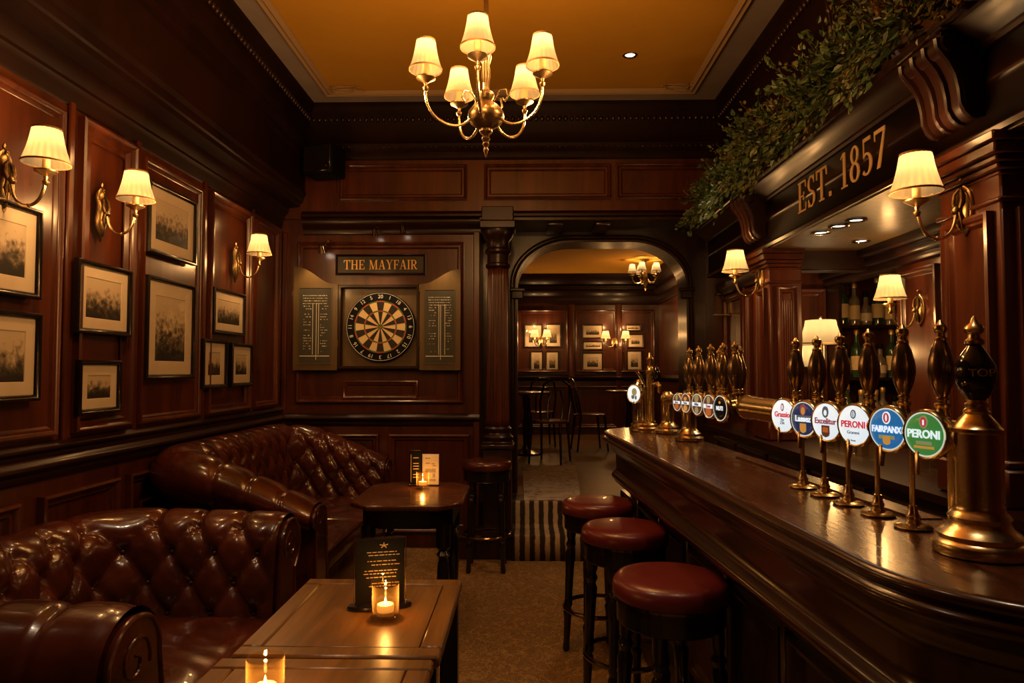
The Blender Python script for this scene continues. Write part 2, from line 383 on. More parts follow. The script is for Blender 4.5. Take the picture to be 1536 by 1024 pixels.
# upper cornice, all round the ceiling
CX0, CX1, CY0, CY1 = -1.70, 1.53, -1.6, 5.2
UC = [(0, 2.97), (.010, 2.98), (.016, 3.00), (.016, 3.03), (.035, 3.05), (.05, 3.075), (.05, 3.09), (.03, 3.10), (.022, 3.13), (.022, 3.19), (.030, 3.21), (.030, 3.225), (.055, 3.27), (.065, 3.30), (.065, 3.31), (.085, 3.35), (.092, 3.38), (.092, 3.402), (.10, 3.402)]
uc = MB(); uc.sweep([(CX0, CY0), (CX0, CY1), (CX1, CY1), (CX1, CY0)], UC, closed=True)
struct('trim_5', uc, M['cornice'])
eg = MB()      # egg-and-dart run
y = 1.2
while y < 5.12:
    for X in (CX0+.055, CX1-.055):
        eg.ball((X, y, 3.272), .017, 6, sz=1.3)
    y += .045
x = CX0+.08
while x < CX1-.06:
    eg.ball((x, CY1-.055, 3.272), .017, 6, sz=1.3); eg.ball((x, CY1-.040, 3.06), .011, 6, sz=1.0); x += .045
struct('trim_6', eg, M['darkwood'])
# ceiling, grey border and plaster ornament
struct('ceiling', MB().box((CX0-.1, CY0-.1, 3.4), (CX1+.1, CY1+.1, 3.46)), M['ceiling'])
bd = MB(); ix0, ix1, iy0, iy1 = -1.46, 1.24, -1.2, 4.95
for a in [((CX0, CY0, 3.394), (ix0, CY1, 3.405)), ((ix1, CY0, 3.394), (CX1, CY1, 3.405)), ((ix0, iy1, 3.394), (ix1, CY1, 3.405)), ((ix0, CY0, 3.394), (ix1, iy0, 3.405))]: bd.box(*a)
struct('trim_7', bd, M['border'])
pm = MB(); pm.mitre(ix0-.02, ix1+.02, iy0-.02, iy1+.02, [(0, 0), (0, -.012), (.012, -.02), (.024, -.012), (.034, -.012), (.046, -.022), (.06, -.012), (.07, 0)], f=lambda u, v, w: (u, v, 3.397+w))
for sx, cx in ((1, ix0), (-1, ix1)):                         # acanthus corners
    for k in range(9):
        a = R(-80 + k*10 + 5); q = [(cx+sx*.04, iy1-.04)]
        for i in range(1, 9):
            rr = .035*i; aa = a + .25*sin(i*.7+k)
            q.append((cx+sx*(.03+rr*cos(aa)*.95), iy1-.03+rr*sin(aa)*.75*(.5+.5*cos(a))))
        pm.tube([(p[0], p[1], 3.388-.004*(k % 2)) for p in q], [.012*(1.1-i/9.5) for i in range(9)], 6)
struct('trim_8', pm, M['plaster'])
# back wall: frieze with two long panels, ledge, dartboard wall below
wb = MB(); wb.box((-1.95, 5.2, 2.52), (1.7, AY+.1, 3.5)); wb.box((-1.95, BY, 0), (-.345, AY+.1, 2.54)); struct('wall_back', wb, M['panel'])
fz = MB(FR)
for a, b in [(-1.42, -.44), (-.31, .66), (.70, 1.50)]: fz.mitre(a, b, 2.655, 2.93, PMB)
fz.box((-1.46, 2.62, 0), (-1.452, 2.95, .02))
fz.sweep([(0, 0), (1, 0)], [(0, 0)])
struct('trim_9', fz, M['panel'])
led = MB(); led.sweep([(-1.72, 5.2), (1.5, 5.2)], [(0, 2.575), (.012, 2.57), (.018, 2.556), (.035, 2.545), (.035, 2.528), (.02, 2.52), (0, 2.519)])
led.sweep([(-1.72, BY), (-.345, BY), (-.345, AY)], [(0, 2.40), (.01, 2.405), (.016, 2.42), (.016, 2.44), (.045, 2.47), (.06, 2.49), (.06, 2.505), (.045, 2.515), (.05, 2.522)])
struct('trim_10', led, M['mould'])
dw = MB(B); dw.mitre(-1.76, -.47, 1.10, 2.34, PMB); dw.mitre(-1.40, -.82, 1.13, 1.27, PM); dw.mitre(-1.82, -1.12, .12, .86, PMB); dw.mitre(-1.04, -.42, .12, .86, PMB)
dw.box((-.395, .02, 0), (-.345, 2.42, .02), .006); dw.box((-1.88, .02, 0), (-1.84, 2.42, .02), .006)
struct('trim_11', dw, M['panel'])
# arch wall with rounded opening
def arch_poly(x0, x1, z0, z1, r, n=12):
    return [(x0, z0)] + [(x0+r-r*cos(pi/2*i/n), z1-r*.78+r*.78*sin(pi/2*i/n)) for i in range(n+1)] + [(x1-r+r*sin(pi/2*i/n), z1-r*.78+r*.78*cos(pi/2*i/n)) for i in range(n+1)] + [(x1, z0)]
AX0, AX1, AZ = -.06, 1.34, 2.415
def arch_plate(ap, x0, x1, z0, z1, y0, y1, mb):
    n = len(ap); outer = []
    for (u, v) in ap:
        pass
    # fan quads between opening outline and the outer rectangle, front, back and reveal
    def outp(k):
        u, v = ap[k]
        if k == 0: return (x0, z0)
        if k == n-1: return (x1, z0)
        if k <= n//2-1:
            t = (k-1)/(n//2-2); return (x0, v) if t < .45 else (x0+(u-x0)*min(1, (t-.45)/.4), z1)
        t = (n-2-k)/(n//2-2); return (x1, v) if t < .45 else (x1+(u-x1)*min(1, (t-.45)/.4), z1)
    O = [outp(k) for k in range(n)]
    for yy in (y0, y1):
        vs = [(u, yy, v) for u, v in ap] + [(u, yy, v) for u, v in O]
        mb.add(vs, [(k, k+1, n+k+1, n+k) for k in range(n-1)])
    vs = [(u, y0, v) for u, v in ap] + [(u, y1, v) for u, v in ap]
    mb.add(vs, [(k, k+1, n+k+1, n+k) for k in range(n-1)])
aw = MB(); arch_plate(arch_poly(AX0, AX1, .3, AZ, .46), -.5, 1.9, .3, 2.56, AY, AY+.32, aw)
struct('wall_arch', aw, M['darkwood'])
tr = MB()
ap = arch_poly(AX0, AX1, .34, AZ, .46)
for off, rr in ((.03, .012), (.055, .009)):
    q = arch_poly(AX0-off, AX1+off, .34, AZ+off, .46+off); tr.tube([(u, AY-.004, v) for u, v in q], rr, 6)
for x in (AX0, AX1): tr.box((x-.05, AY-.03, 1.94), (x+.05, AY+.02, 2.02), .008); tr.box((x-.065, AY-.045, 2.0), (x+.065, AY+.02, 2.03), .008)
struct('trim_12', tr, M['mould'])
sf = MB(); sf.box((-.345, 5.19, 2.50), (1.45, AY, 2.53)); sf.box((.18, 5.25, 2.47), (.30, AY-.02, 2.5), .01); sf.box((.55, 5.25, 2.47), (.67, AY-.02, 2.5), .01)
struct('ceiling_passage', sf, M['darkwood'])

# ------------------------------------------------------------------ back room shell
WY, RX, RL, RC = 10.8, 2.12, -1.6, 2.86
struct('wall_far', MB().box((-2.4, WY, .3), (3, WY+.1, 2.95)), M['panel'])
struct('wall_far_right', MB().box((RX, AY+.33, .3), (RX+.1, WY, 2.95)), M['panel'])
struct('wall_far_left', MB().box((RL-.1, AY+.33, .3), (RL, WY, 2.95)), M['panel'])
struct('ceiling_back_room', MB().box((-2.4, AY+.3, RC), (3, WY+.1, RC+.05)), M['ceiling'])
fw = lambda u, v, w: (u, WY-w, v)
t2 = MB()
t2.sweep([(RL, AY+.35), (RL, WY), (RX, WY), (RX, AY+.35)], [(0, 2.38), (.03, 2.39), (.04, 2.42), (.04, 2.52), (.08, 2.55), (.10, 2.60), (.06, 2.62), (.06, 2.68), (.12, 2.72), (.16, 2.8), (.18, 2.85)])
t2.sweep([(RL, AY+.35), (RL, WY), (RX, WY), (RX, AY+.35)], [(0, 1.18), (.03, 1.19), (.05, 1.22), (.05, 1.24), (.02, 1.26), (0, 1.28)])
struct('trim_13', t2, M['mould'])
p2 = MB(fw)
for a, b in [(-1.5, -.25), (-.12, .68), (.80, 1.45), (1.52, 2.05)]: p2.mitre(a, b, 1.32, 2.3, PMB); p2.mitre(a, b, .45, 1.1, PMB)
for u in (-.18, .74, 1.485): p2.box((u-.05, .34, 0), (u+.05, 2.4, .03), .01)
struct('trim_14', p2, M['panel'])
# walls behind the viewer
struct('wall_front', MB().box((-1.95, -1.8, 0), (2.6, -1.7, 3.5)), M['panel'])
# ------------------------------------------------------------------ right-hand wall, canopy, recess behind the bar
RWX, FX = 1.50, 1.40
RW = lambda u, v, w: (RWX-w, u, v)
FA = lambda u, v, w: (FX-w, u, v)
wr = MB()
wr.box((1.53, -1.7, 2.42), (1.7, 5.3, 3.5))                                   # wall above the canopy
wr.box((1.50, 4.2, 0), (1.60, 6.0, 2.45)); wr.box((1.75, -1.7, 0), (1.9, 2.03, 2.45)); 
wr.box((2.55, 2.0, 0), (2.65, 4.75, 2.45)); wr.box((1.62, 4.62, 0), (2.65, 4.75, 2.45)); wr.box((1.62, 2.0, 0), (2.65, 2.06, 2.45))
struct('wall_right', wr, M['panel'])
cn = MB()
cn.box((FX, .9, 2.05), (1.56, 5.2, 2.40))                                      # fascia board
cn.sweep([(FX, .9), (FX, 5.2)], [(0, 2.318), (-.012, 2.32), (-.02, 2.33), (-.02, 2.34), (-.035, 2.35), (-.07, 2.372), (-.085, 2.385), (-.10, 2.39), (-.105, 2.40), (0, 2.40)])
cn.sweep([(FX, .9), (FX, 5.2)], [(0, 2.05), (-.014, 2.052), (-.014, 2.07), (-.006, 2.08), (0, 2.082)])
struct('trim_15', cn, M['mould'])
sh = MB(); sh.box((1.275, 1.97, 2.40), (1.56, 5.19, 2.43), .008); struct('trim_16', sh, M['mould'])
struct('ceiling_recess', MB().box((1.401, .9, 2.044), (2.6, 4.7, 2.08)), M['doorwood'])
up = MB(lambda u, v, w: (1.53-w, u, v))
for a, b in [(.55, 1.05), (1.12, 1.88), (2.0, 2.9), (2.98, 3.9), (3.98, 5.0)]: up.mitre(a, b, 2.50, 2.93, PMB)
up2 = MB(lambda u, v, w: (FX-w, u, v))
struct('trim_17', up, M['panel'])
# two square pilasters with capitals carrying the canopy
def pilaster(nm, y0, y1, x1):
    p = MB(); p.box((FX+.012, y0+.012, .948), (x1, y1-.012, 1.95), .006)
    for a, b, w in [(1.93, 1.945, .004), (1.945, 1.965, .018), (1.965, 1.985, .03), (1.985, 2.02, .045), (2.02, 2.05, .055), (1.85, 1.865, .012)]:
        p.box((FX+.012-w, y0+.012-w, a), (x1, y1-.012+w, b), .005)
    p.box((FX-.01, y0-.01, .948), (x1, y1+.01, 1.06), .008); p.box((FX-.002, y0-.002, 1.06), (x1, y1+.002, 1.085), .006)
    f = lambda u, v, w: (u, y0+.012-w, v)                                      # face towards the room's front
    p.mitre(FX+.05, x1-.03, 1.12, 1.83, PM, f=f)
    for k in range(5):
        u = FX+.085 + k*(x1-.065-FX-.085)/4; p.tube([f(u, 1.17, .002), f(u, 1.75, .002)], .006, 6)
    g = lambda u, v, w: (FX+.012-w, u, v)
    p.mitre(y0+.045, y1-.045, 1.12, 1.83, PM, f=g)
    struct(nm, p, M['panel'])
pilaster('trim_18', 2.02, 2.34, 1.62); pilaster('trim_19', 3.94, 4.2, 1.60)
# pier with the inner lamp, panelled linings of the recess
pr = MB(); pr.box((2.05, 3.34, .948), (2.56, 3.80, 2.05), .008); pr.mitre(3.40, 3.74, 1.0, 1.88, PM, f=lambda u, v, w: (2.05-w, u, v)); struct('trim_20', pr, M['panel'])
ln = MB(lambda u, v, w: (2.55-w, u, v)); ln.mitre(2.15, 3.25, 1.02, 1.9, PMB); ln.f = lambda u, v, w: (u, 4.62-w, v); ln.mitre(1.70, 2.02, 1.02, 1.9, PMB); ln.box((2.05, 1.0, 0), (2.10, 2.0, .03), .005)
ln.sweep([(1.62, 4.62), (2.55, 4.62)], [(0, 0), (0, 0)])
struct('trim_21', ln, M['panel'])
hd = MB(); hd.box((1.60, 3.98, 1.93), (2.05, 4.10, 2.05), .006); hd.box((2.0, 2.3, 1.91), (2.12, 4.6, 1.95), .01); hd.box((1.97, 2.3, 1.95), (2.12, 4.6, 2.0), .01); hd.box((1.93, 2.3, 2.0), (2.12, 4.6, 2.05), .01)
struct('trim_22', hd, M['mould'])
# panels on the wall beyond the far pilaster, and of the near recess
rp = MB(RW)
for a, b in [(4.26, 4.62), (4.68, 5.12)]: rp.mitre(a, b, 1.05, 1.88, PM)
for y in (4.24, 4.65, 5.14): rp.box((y-.012, .95, 0), (y+.012, 1.98, .02), .004)
rp.mitre(4.3, 5.1, 2.08, 2.18, PM)
rp.f = lambda u, v, w: (1.75-w, u, v)
rp.mitre(1.0, 1.5, 1.0, 1.92, PMB); rp.mitre(1.56, 1.96, 1.0, 1.92, PMB)
struct('trim_23', rp, M['panel'])
rp = MB(); rp.sweep([(RWX, 4.22), (RWX, 5.2)], [(0, 1.90), (-.02, 1.91), (-.03, 1.94), (-.05, 1.97), (-.05, 2.0), (0, 2.0)]); struct('trim_24', rp, M['mould'])

# carved scroll brackets
def bracket(label, y0, y1):
    t = thing('scroll_bracket', label, 'bracket', (FX, (y0+y1)/2, 2.398), group='carved brackets under the canopy shelf')
    h = (y1-y0)/2; pr = []
    outer = [(-.20, 0), (-.205, -.03), (-.20, -.055), (-.175, -.075), (-.145, -.10), (-.115, -.14), (-.10, -.185), (-.095, -.225), (-.075, -.25), (-.05, -.265), (-.02, -.27)]
    outer = [(u*.62, v*1.02) for u, v in outer]
    poly = [(-.0, 0)] + outer + [(-.0, -.2754)]
    b = MB(lambda u, v, w: (u, w, v)); b.prism(poly, -h, h)
    obj('body', b, M['mould'], t, sharp=50)
    for k in (-1, -.33, .33, 1):
        r = MB(); r.tube([(u-.004, k*(h-.012), v) for u, v in outer[1:]], [.013, .014, .013, .012, .011, .010, .010, .011, .012, .010], 7); obj('carved_rib', r, M['mould'], t)
    r = MB(); r.lathe([(.004, -h-.006), (.028, -h-.006), (.034, -h), (.034, h), (.028, h+.006), (.004, h+.006)], (-.098, 0, -.046), 16, ax='y'); obj('scroll', r, M['mould'], t)
    c = MB(); c.box((-.135, -h-.015, -.012), (.0, h+.015, .0), .003); obj('cap', c, M['mould'], t)
    return t
bracket('carved wooden scroll bracket on the near pilaster, under the thick end of the garland', 2.07, 2.29)
bracket('carved wooden scroll bracket at the far pilaster, left of the gilt date', 3.96, 4.18)

# ------------------------------------------------------------------ serif lettering from strokes
def ribbon(pts, ws):
    """flat stroke with varying width -> list of quads"""
    q, n = [], len(pts)
    Lp, Rp = [], []
    for i in range(n):
        a = Vector(pts[max(0, i-1)]); b = Vector(pts[min(n-1, i+1)]); d = (b-a).normalized(); nn = Vector((-d.y, d.x))*ws[i]/2
        p = Vector(pts[i]); Lp.append(p+nn); Rp.append(p-nn)
    return [[Lp[i], Lp[i+1], Rp[i+1], Rp[i]] for i in range(n-1)]
def bx(x0, y0, x1, y1): return [[(x0, y0), (x1, y0), (x1, y1), (x0, y1)]]
def bow(cx, cy, rx, ry, a0, a1, n=14, thick=.15, thin=.05):
    pts, ws = [], []
    for i in range(n+1):
        a = R(a0+(a1-a0)*i/n); pts.append((cx+rx*cos(a), cy+ry*sin(a))); ws.append(thin+(thick-thin)*cos(a)**2)
    return ribbon(pts, ws)
def stem(x, w=.14, y0=0, y1=1, s=.09): return bx(x, y0, x+w, y1)+bx(x-s, y0, x+w+s, y0+.045)+bx(x-s, y1-.045, x+w+s, y1)
def diag(x0, y0, x1, y1, w): return [[(x0-w/2, y0), (x0+w/2, y0), (x1+w/2, y1), (x1-w/2, y1)]]
def glyph(c):
    if c == 'T': return bx(.0, .93, .78, 1)+bx(.32, 0, .46, 1)+bx(.21, 0, .57, .05)+[[(0, .72), (.04, .72), (.09, .95), (0, .97)], [(.74, .72), (.78, .72), (.78, .97), (.69, .95)]], .78
    if c == 'H': return stem(.09)+stem(.63)+bx(.2, .47, .65, .53), .86
    if c == 'E': return stem(.09, s=.08)+bx(.1, .945, .66, 1)+bx(.2, .48, .5, .53)+bx(.1, 0, .68, .055)+bx(.61, .76, .66, 1)+bx(.63, 0, .68, .26)+bx(.46, .38, .5, .63), .70
    if c == 'M': return bx(.09, 0, .14, 1)+bx(0, 0, .24, .045)+bx(0, .955, .2, 1)+diag(.50, 0, .17, 1, .15)+diag(.50, 0, .83, 1, .05)+bx(.80, 0, .94, 1)+bx(.71, 0, 1.03, .045)+bx(.80, .955, 1.03, 1), 1.03
    if c == 'A': return diag(.12, 0, .40, 1, .05)+diag(.70, 0, .42, 1, .15)+bx(.0, 0, .24, .045)+bx(.53, 0, .84, .045)+bx(.2, .32, .6, .37), .84
    if c == 'Y': return diag(.41, .42, .15, 1, .14)+diag(.41, .42, .68, 1, .05)+bx(.34, 0, .48, .46)+bx(.23, 0, .59, .045)+bx(0, .955, .3, 1)+bx(.56, .955, .82, 1), .80
    if c == 'F': return stem(.09, s=.08)+bx(.1, .945, .64, 1)+bx(.2, .48, .5, .53)+bx(.59, .74, .64, 1)+bx(.46, .37, .5, .64), .64
    if c == 'I': return stem(.09), .32
    if c == 'R': return stem(.09, s=.08)+bx(.2, .945, .42, 1)+bx(.2, .46, .42, .51)+bow(.40, .73, .20, .245, -90, 90, 12)+diag(.66, 0, .36, .48, .14)+bx(.56, 0, .82, .045), .80
    if c == 'S': return bow(.30, .74, .21, .225, 30, 270, 14, .11, .06)+bow(.30, .26, .22, .235, 90, -150, 14, .13, .06)+diag(.23, .51, .37, .47, .14)+bx(.47, .74, .51, .98)+bx(.06, .02, .10, .27), .60
    if c == '.': return bx(.06, 0, .2, .14), .28
    if c == '1': return bx(.17, 0, .31, 1)+bx(.05, 0, .43, .045)+[[(.04, .84), (.17, .9), (.17, 1), (.04, .9)]], .48
    if c == '8': return bow(.31, .745, .18, .225, 0, 360, 20, .12, .06)+bow(.31, .265, .22, .24, 0, 360, 20, .14, .06), .62
    if c == '5': return bow(.27, .30, .24, .275, 115, -140, 16, .14, .06)+bx(.10, .47, .145, .97)+bx(.10, .9, .50, 1), .58
    if c == '7': return bx(.04, .9, .60, 1)+bx(.04, .74, .085, .95)+[[(.16, 0), (.32, 0), (.60, .92), (.52, .92)]], .62
    return [], .36
def serif(text, h, depth=.003, gap=.10, squeeze=1.0):
    """centred lettering in (u,v,w)"""
    P, x = [], 0
    for c in text:
        g, w = glyph(c)
        for q in g: P.append([((x+p[0])*h*squeeze, p[1]*h) for p in q])
        x += w+gap
    wid = (x-gap)*h*squeeze; mb = MB(face)
    for k, q in enumerate(P):
        e = depth + .00004*(k % 5); mb.prism([(u-wid/2, v-h/2) for u, v in q], 0, e)
    return mb
def lettering(text, size, depth=.0012, sx=1.0, bold=0):
    cu = bpy.data.curves.new('lettering', 'FONT'); cu.body = text; cu.size = size; cu.align_x = 'CENTER'; cu.align_y = 'CENTER'; cu.extrude = depth/2; cu.resolution_u = 3; cu.offset = bold
    o = bpy.data.objects.new('lettering', cu); COL.objects.link(o)
    me = bpy.data.meshes.new_from_object(o); bpy.data.objects.remove(o); bpy.data.curves.remove(cu)
    me.materials.clear()
    for v in me.vertices: x, y, z = v.co; v.co = (x*sx, -z-depth/2, y)
    return me
# EST. 1857 in gilt on the fascia
q0 = at(1198, 290, X=FX); q1 = at(1330, 222, X=FX)
ym = (q0.y+q1.y)/2; zm = (at(1202, 284, X=FX).z + at(1326, 222, X=FX).z)/2
sg = thing('date_lettering', 'dull gold serif letters reading EST. 1857 on the dark canopy board above the bar', 'lettering', (FX-.001, ym, 2.222), R(-90))
wid = abs(q0.y-q1.y)
# each character is a part of its own
xs, tot = [], 0
for c in 'EST. 1857':
    g, w = glyph(c); xs.append(tot); tot += w+.1
sq = wid/((tot-.1)*.155)
for c, x in zip('EST. 1857', xs):
    if c == ' ': continue
    g, w = glyph(c); mb = MB(face)
    for k, q in enumerate(g): mb.prism([((x+p[0]-(tot-.1)/2)*.155*sq, (p[1]-.5)*.155) for p in q], 0, .004+.00004*(k % 5))
    obj('letter' if c.isalpha() else ('digit' if c.isdigit() else 'full_stop'), mb, M['dullgold'], sg)

# ------------------------------------------------------------------ the bar
TH = .058; BO = Vector((.63, 0))
def bp(l, t): return (BO.x + l*cos(TH) - t*sin(TH), BO.y + l*sin(TH) + t*cos(TH))
def bar_path(off=0):
    """outer edge of the bar seen from above, travelling from the far inner end, round the far nose, along the front, round the near corner"""
    p = [(.34, 3.86), (.24, 3.86)]
    p += arc(.24, 3.62, .24, 90, 180, 10)[1:]
    p += [(0, t) for t in (3.3, 2.9, 2.5, 2.1, 1.7, 1.35)]
    p += arc(.30, 1.18, .30, 180, 270, 14)
    p += [(.45, .88), (.60, .88)]
    return [bp(*q) for q in p]
bar = thing('bar_counter', 'long curved mahogany bar counter with moulded edge and glossy top running along the right', 'bar counter', (0, 0, 0))
path = bar_path()
edge = [(.02, 1.029), (.012, 1.030), (.004, 1.028), (-.002, 1.021), (-.002, 1.015), (.004, 1.009), (.006, 1.004), (-.004, .998), (-.008, .990), (-.004, .981), (.006, .975), (.010, .968), (.022, .960), (.034, .948), (.040, .935), (.044, .922), (.058, .918), (.060, .905)]
# offsets: positive = towards the bar's inside, which lies to the left of travel
e = MB(); e.sweep(path, [(-o, z) for o, z in edge]); obj('moulded_edge', e, M['barwood'], bar, sharp=60)
inner = [bp(*q) for q in [(.60, 1.20), (.52, 1.20)] + arc(.52, 1.36, .16, 270, 180, 6) + [(.36, 1.6), (.36, 2.4), (.36, 3.2), (.34, 3.86)]]
def offs(path, d):
    P = [Vector(p) for p in path]; out = []
    for i in range(len(P)):
        a = P[max(0, i-1)]; b = P[min(len(P)-1, i+1)]; t = (b-a).normalized(); out.append((P[i].x - t.y*d, P[i].y + t.x*d))
    return out
tp = offs(path, .014)
t = MB(lambda u, v, w: (u, v, w)); t.prism(tp+inner, .985, 1.030); obj('countertop', t, M['bartop'], bar, sharp=30)
ap_ = MB(); ap_.sweep(path, [(-o, z) for o, z in [(.060, .91), (.062, .86), (.064, .83), (.056, .822), (.044, .812), (.038, .800), (.040, .788), (.050, .780), (.056, .768), (.066, .762), (.10, .758), (.135, .755)]]); obj('apron', ap_, M['barwood'], bar, sharp=60)
bd_ = MB(); bd_.sweep(path, [(-o, z) for o, z in [(.135, .76), (.135, .20), (.12, .19), (.112, .17), (.112, .02), (.15, .0)]])
bi = offs(path, .135)
for i in range(1, len(bi)-1, 1):
    pass
obj('front', bd_, M['darkwood'], bar, sharp=60)
pn = MB()
def frontmap(u, v, w):                                   # along the straight front
    x, y = bp(.135-w, u); return (x, y, v)
tt = 1.36
while tt < 3.5:
    pn.mitre(tt, tt+.36, .26, .70, PM, f=frontmap); pn.box((tt-.035, .20, 0), (tt-.008, .75, .02), .004, f=frontmap); tt += .41
obj('front_panelling', pn, M['darkwood'], bar)
bk = MB(); bk.prism([bp(*q) for q in [(.355, 1.45), (.355, 3.84), (.325, 3.84), (.325, 1.45)]], 0, .985, f=lambda u, v, w: (u, v, w)); obj('back_board', bk, M['darkwood'], bar)
dr = MB(); dr.prism([bp(*q) for q in [(.29, 1.48), (.355, 1.48), (.355, 2.5), (.29, 2.5)]], 1.0302, 1.0325, f=lambda u, v, w: (u, v, w))
dr.prism([bp(*q) for q in [(.285, 1.475), (.292, 1.475), (.292, 2.505), (.285, 2.505)]], 1.0302, 1.037, f=lambda u, v, w: (u, v, w))
obj('drip_rail', dr, M['bartop'], bar)
# service counter behind
sb = thing('back_counter', 'dark back counter with a moulded top under the pilasters behind the bar', 'counter', (0, 0, 0))
b = MB(); b.prism([(1.33,1.0),(1.74,1.0),(1.74,1.99),(1.61,1.99),(1.61,2.07),(2.54,2.07),(2.54,3.33),(2.54,4.61),(1.61,4.61),(1.61,4.19),(1.49,4.19),(1.49,5.18),(1.33,5.18)], .92, .947, f=lambda u, v, w: (u, v, w)); obj('top', b, M['mould'], sb)
b = MB(); b.box((1.37, 1.02, .06), (1.39, 5.16, .92)); b.box((1.40, 1.0, 0), (1.42, 5.16, .06)); obj('front', b, M['darkwood'], sb)
b = MB(lambda u, v, w: (1.37-w, u, v)); y = 1.08
while y < 5:
    b.mitre(y, y+.5, .12, .70, PM); b.mitre(y, y+.5, .74, .88, PM); y += .56
obj('door_panelling', b, M['darkwood'], sb)
# ------------------------------------------------------------------ lamp parts
PLEAT = lambda k, amp: (lambda a, z: amp*abs(sin(a*k/2))-amp/2)
def cone_shade(rb, rt, h, n=96, pleats=20):
    mb = MB(); pr = [(rb+(rt-rb)*i/8 - .0035*sin(pi*i/8), h*i/8) for i in range(9)]
    mb.lathe(pr, n=n, ripple=PLEAT(pleats, .045), caps=False); return mb.mesh('lamp_shade', 60)
def shade_band(rb, rt, h):
    mb = MB()
    out = []
    for r, z in ((rb, 0), (rt, h)):
        mb = MB(); mb.lathe([(r*1.0, z-.003), (r*1.025, z-.003), (r*1.025, z+.004), (r*1.0, z+.004), (r*1.0, z-.003)], n=40, caps=False); out.append(mb.mesh('shade_binding'))
    return out
SH_S = (.076, .046, .122)
me_shade = cone_shade(*SH_S); me_band = shade_band(*SH_S)
SH_C = (.062, .036, .112)
me_shade_c = cone_shade(*SH_C); me_band_c = shade_band(*SH_C)
def cup_mesh(r=.037):
    return MB().lathe([(.004, -.05), (.009, -.046), (.012, -.036), (.006, -.028), (.008, -.018), (r*.5, -.010), (r, 0), (r*1.02, .004), (r*.9, .004), (r*.45, -.003), (.012, -.004), (.012, .004)], n=24).mesh('drip_cup')
me_cup = cup_mesh()
me_sleeve = MB().lathe([(.0125, 0), (.013, .002), (.0125, .05), (.011, .054), (.006, .056)], n=16).mesh('candle_sleeve')
me_bulb = MB().lathe([(.005, 0), (.008, .006), (.012, .018), (.011, .030), (.006, .042), (.001, .05)], n=12).mesh('bulb')
def lamp_head(par, x, y, z, sh, bd, lift=.030, mats='brass'):
    """drip cup, candle sleeve, bulb and pleated shade standing at one point"""
    obj('drip_cup', me_cup, M['oldbrass'], par, (x, y, z)); obj('candle_sleeve', me_sleeve, M['sleeve'], par, (x, y, z+.003))
    obj('bulb', me_bulb, M['bulb'], par, (x, y, z+.058))
    s = obj('lamp_shade', sh, M['shade'], par, (x, y, z+lift)); [obj('shade_binding', q, M['shadeband'], s) for q in bd]
def make_sconce(label, loc, rotz, group, style=0):
    t = thing('wall_sconce', label, 'wall lamp', loc, rotz, group)
    p = MB(face); 
    if style == 0:      # long waisted plate with a finial
        out = [(0, .135), (.008, .122), (.006, .112), (.020, .10), (.032, .085), (.034, .06), (.026, .035), (.030, .005), (.036, -.03), (.034, -.06), (.022, -.085), (.012, -.10), (.008, -.115), (0, -.125)]
    else:               # oval plate
        out = [(0, .085)] + [(.042*sin(pi*i/12), .075*cos(pi*i/12)) for i in range(1, 12)] + [(0, -.085)]
    prof = [(1.0, 0.0), (1.0, .006), (.92, .010), (.80, .010), (.72, .016), (.45, .022), (.2, .024)]
    ring = out + [(-u, v) for u, v in out[-2:0:-1]]
    n = len(ring); vs = [(u*k, v*(k if style else (.2+.8*k)), h) for k, h in prof for u, v in ring]
    fs = [(a*n+i, a*n+(i+1) % n, a*n+n+(i+1) % n, a*n+n+i) for a in range(len(prof)-1) for i in range(n)] + [tuple((len(prof)-1)*n+i for i in range(n))]
    p.add(vs, fs); obj('back_plate', p, M['oldbrass'], t)
    o = MB(face)
    for sx in (-1, 1):
        o.tube([(sx*.004, .07, .018), (sx*.018, .055, .024), (sx*.022, .025, .026), (sx*.010, .0, .028), (sx*.016, -.03, .026), (sx*.006, -.06, .018)], [.003, .006, .006, .005, .006, .003], 6)
    o.ball((0, -.0, .03), .016); o.ball((0, .1, .012), .008); obj('scroll_ornament', o, M['oldbrass'], t)
    a = MB(face); pts = []
    for i in range(25):
        q = i/24; pts.append((0, -.006 - .085*sin(pi*min(1, q*1.02))**1.0*(1-.0*q) + .0*q, .03+.125*(q - .10*sin(2*pi*q))))
    pts += [(0, -.055+.02, .158), (0, -.035, .160)] if False else [(0, 0.0, .1555)]
    a.tube(pts, .0058, 8); a.ball((0, -.090, .095), .008, 8); obj('arm', a, M['brass'], t)
    lamp_head(t, 0, -.156, .03, me_shade, me_band, .03)
    return t
POW = 3.0; SB, SU = 4.8, 1.3; CB, CU = 5.0, 6.5
def sconce_light(loc, rotz, k=1.0):
    v = Vector((0, -.156, .150)); v.rotate(Matrix.Rotation(rotz, 3, 'Z')); light('lamp_light', Vector(loc)+v, 0.75, .012, (1, .73, .36))
    for dx, dz, kk in ((-.235, .005, SB), (-.156, .25, SU)):
        u = Vector((0, dx, dz)); u.rotate(Matrix.Rotation(rotz, 3, 'Z')); light('lamp_light', Vector(loc)+u, kk*k, .03)
lw = 'brass wall lamps along the left panelled wall'
for (px, py, lab) in [(-235, 320, None)]: pass
SL = [((LX+.022, 2.37, 2.025), 'wall lamp cut off by the left edge, above two framed photographs'),
      ((LX+.022, 2.93, 2.035), 'wall lamp above the square framed photograph, second from the left edge'),
      ((LX+.022, 4.32, 2.035), 'wall lamp nearest the dartboard, above three small framed photographs')]
for loc, lab in SL:
    make_sconce('brass '+lab, loc, R(90), lw); sconce_light(loc, R(90))
rw = 'brass wall lamps beside the bar'
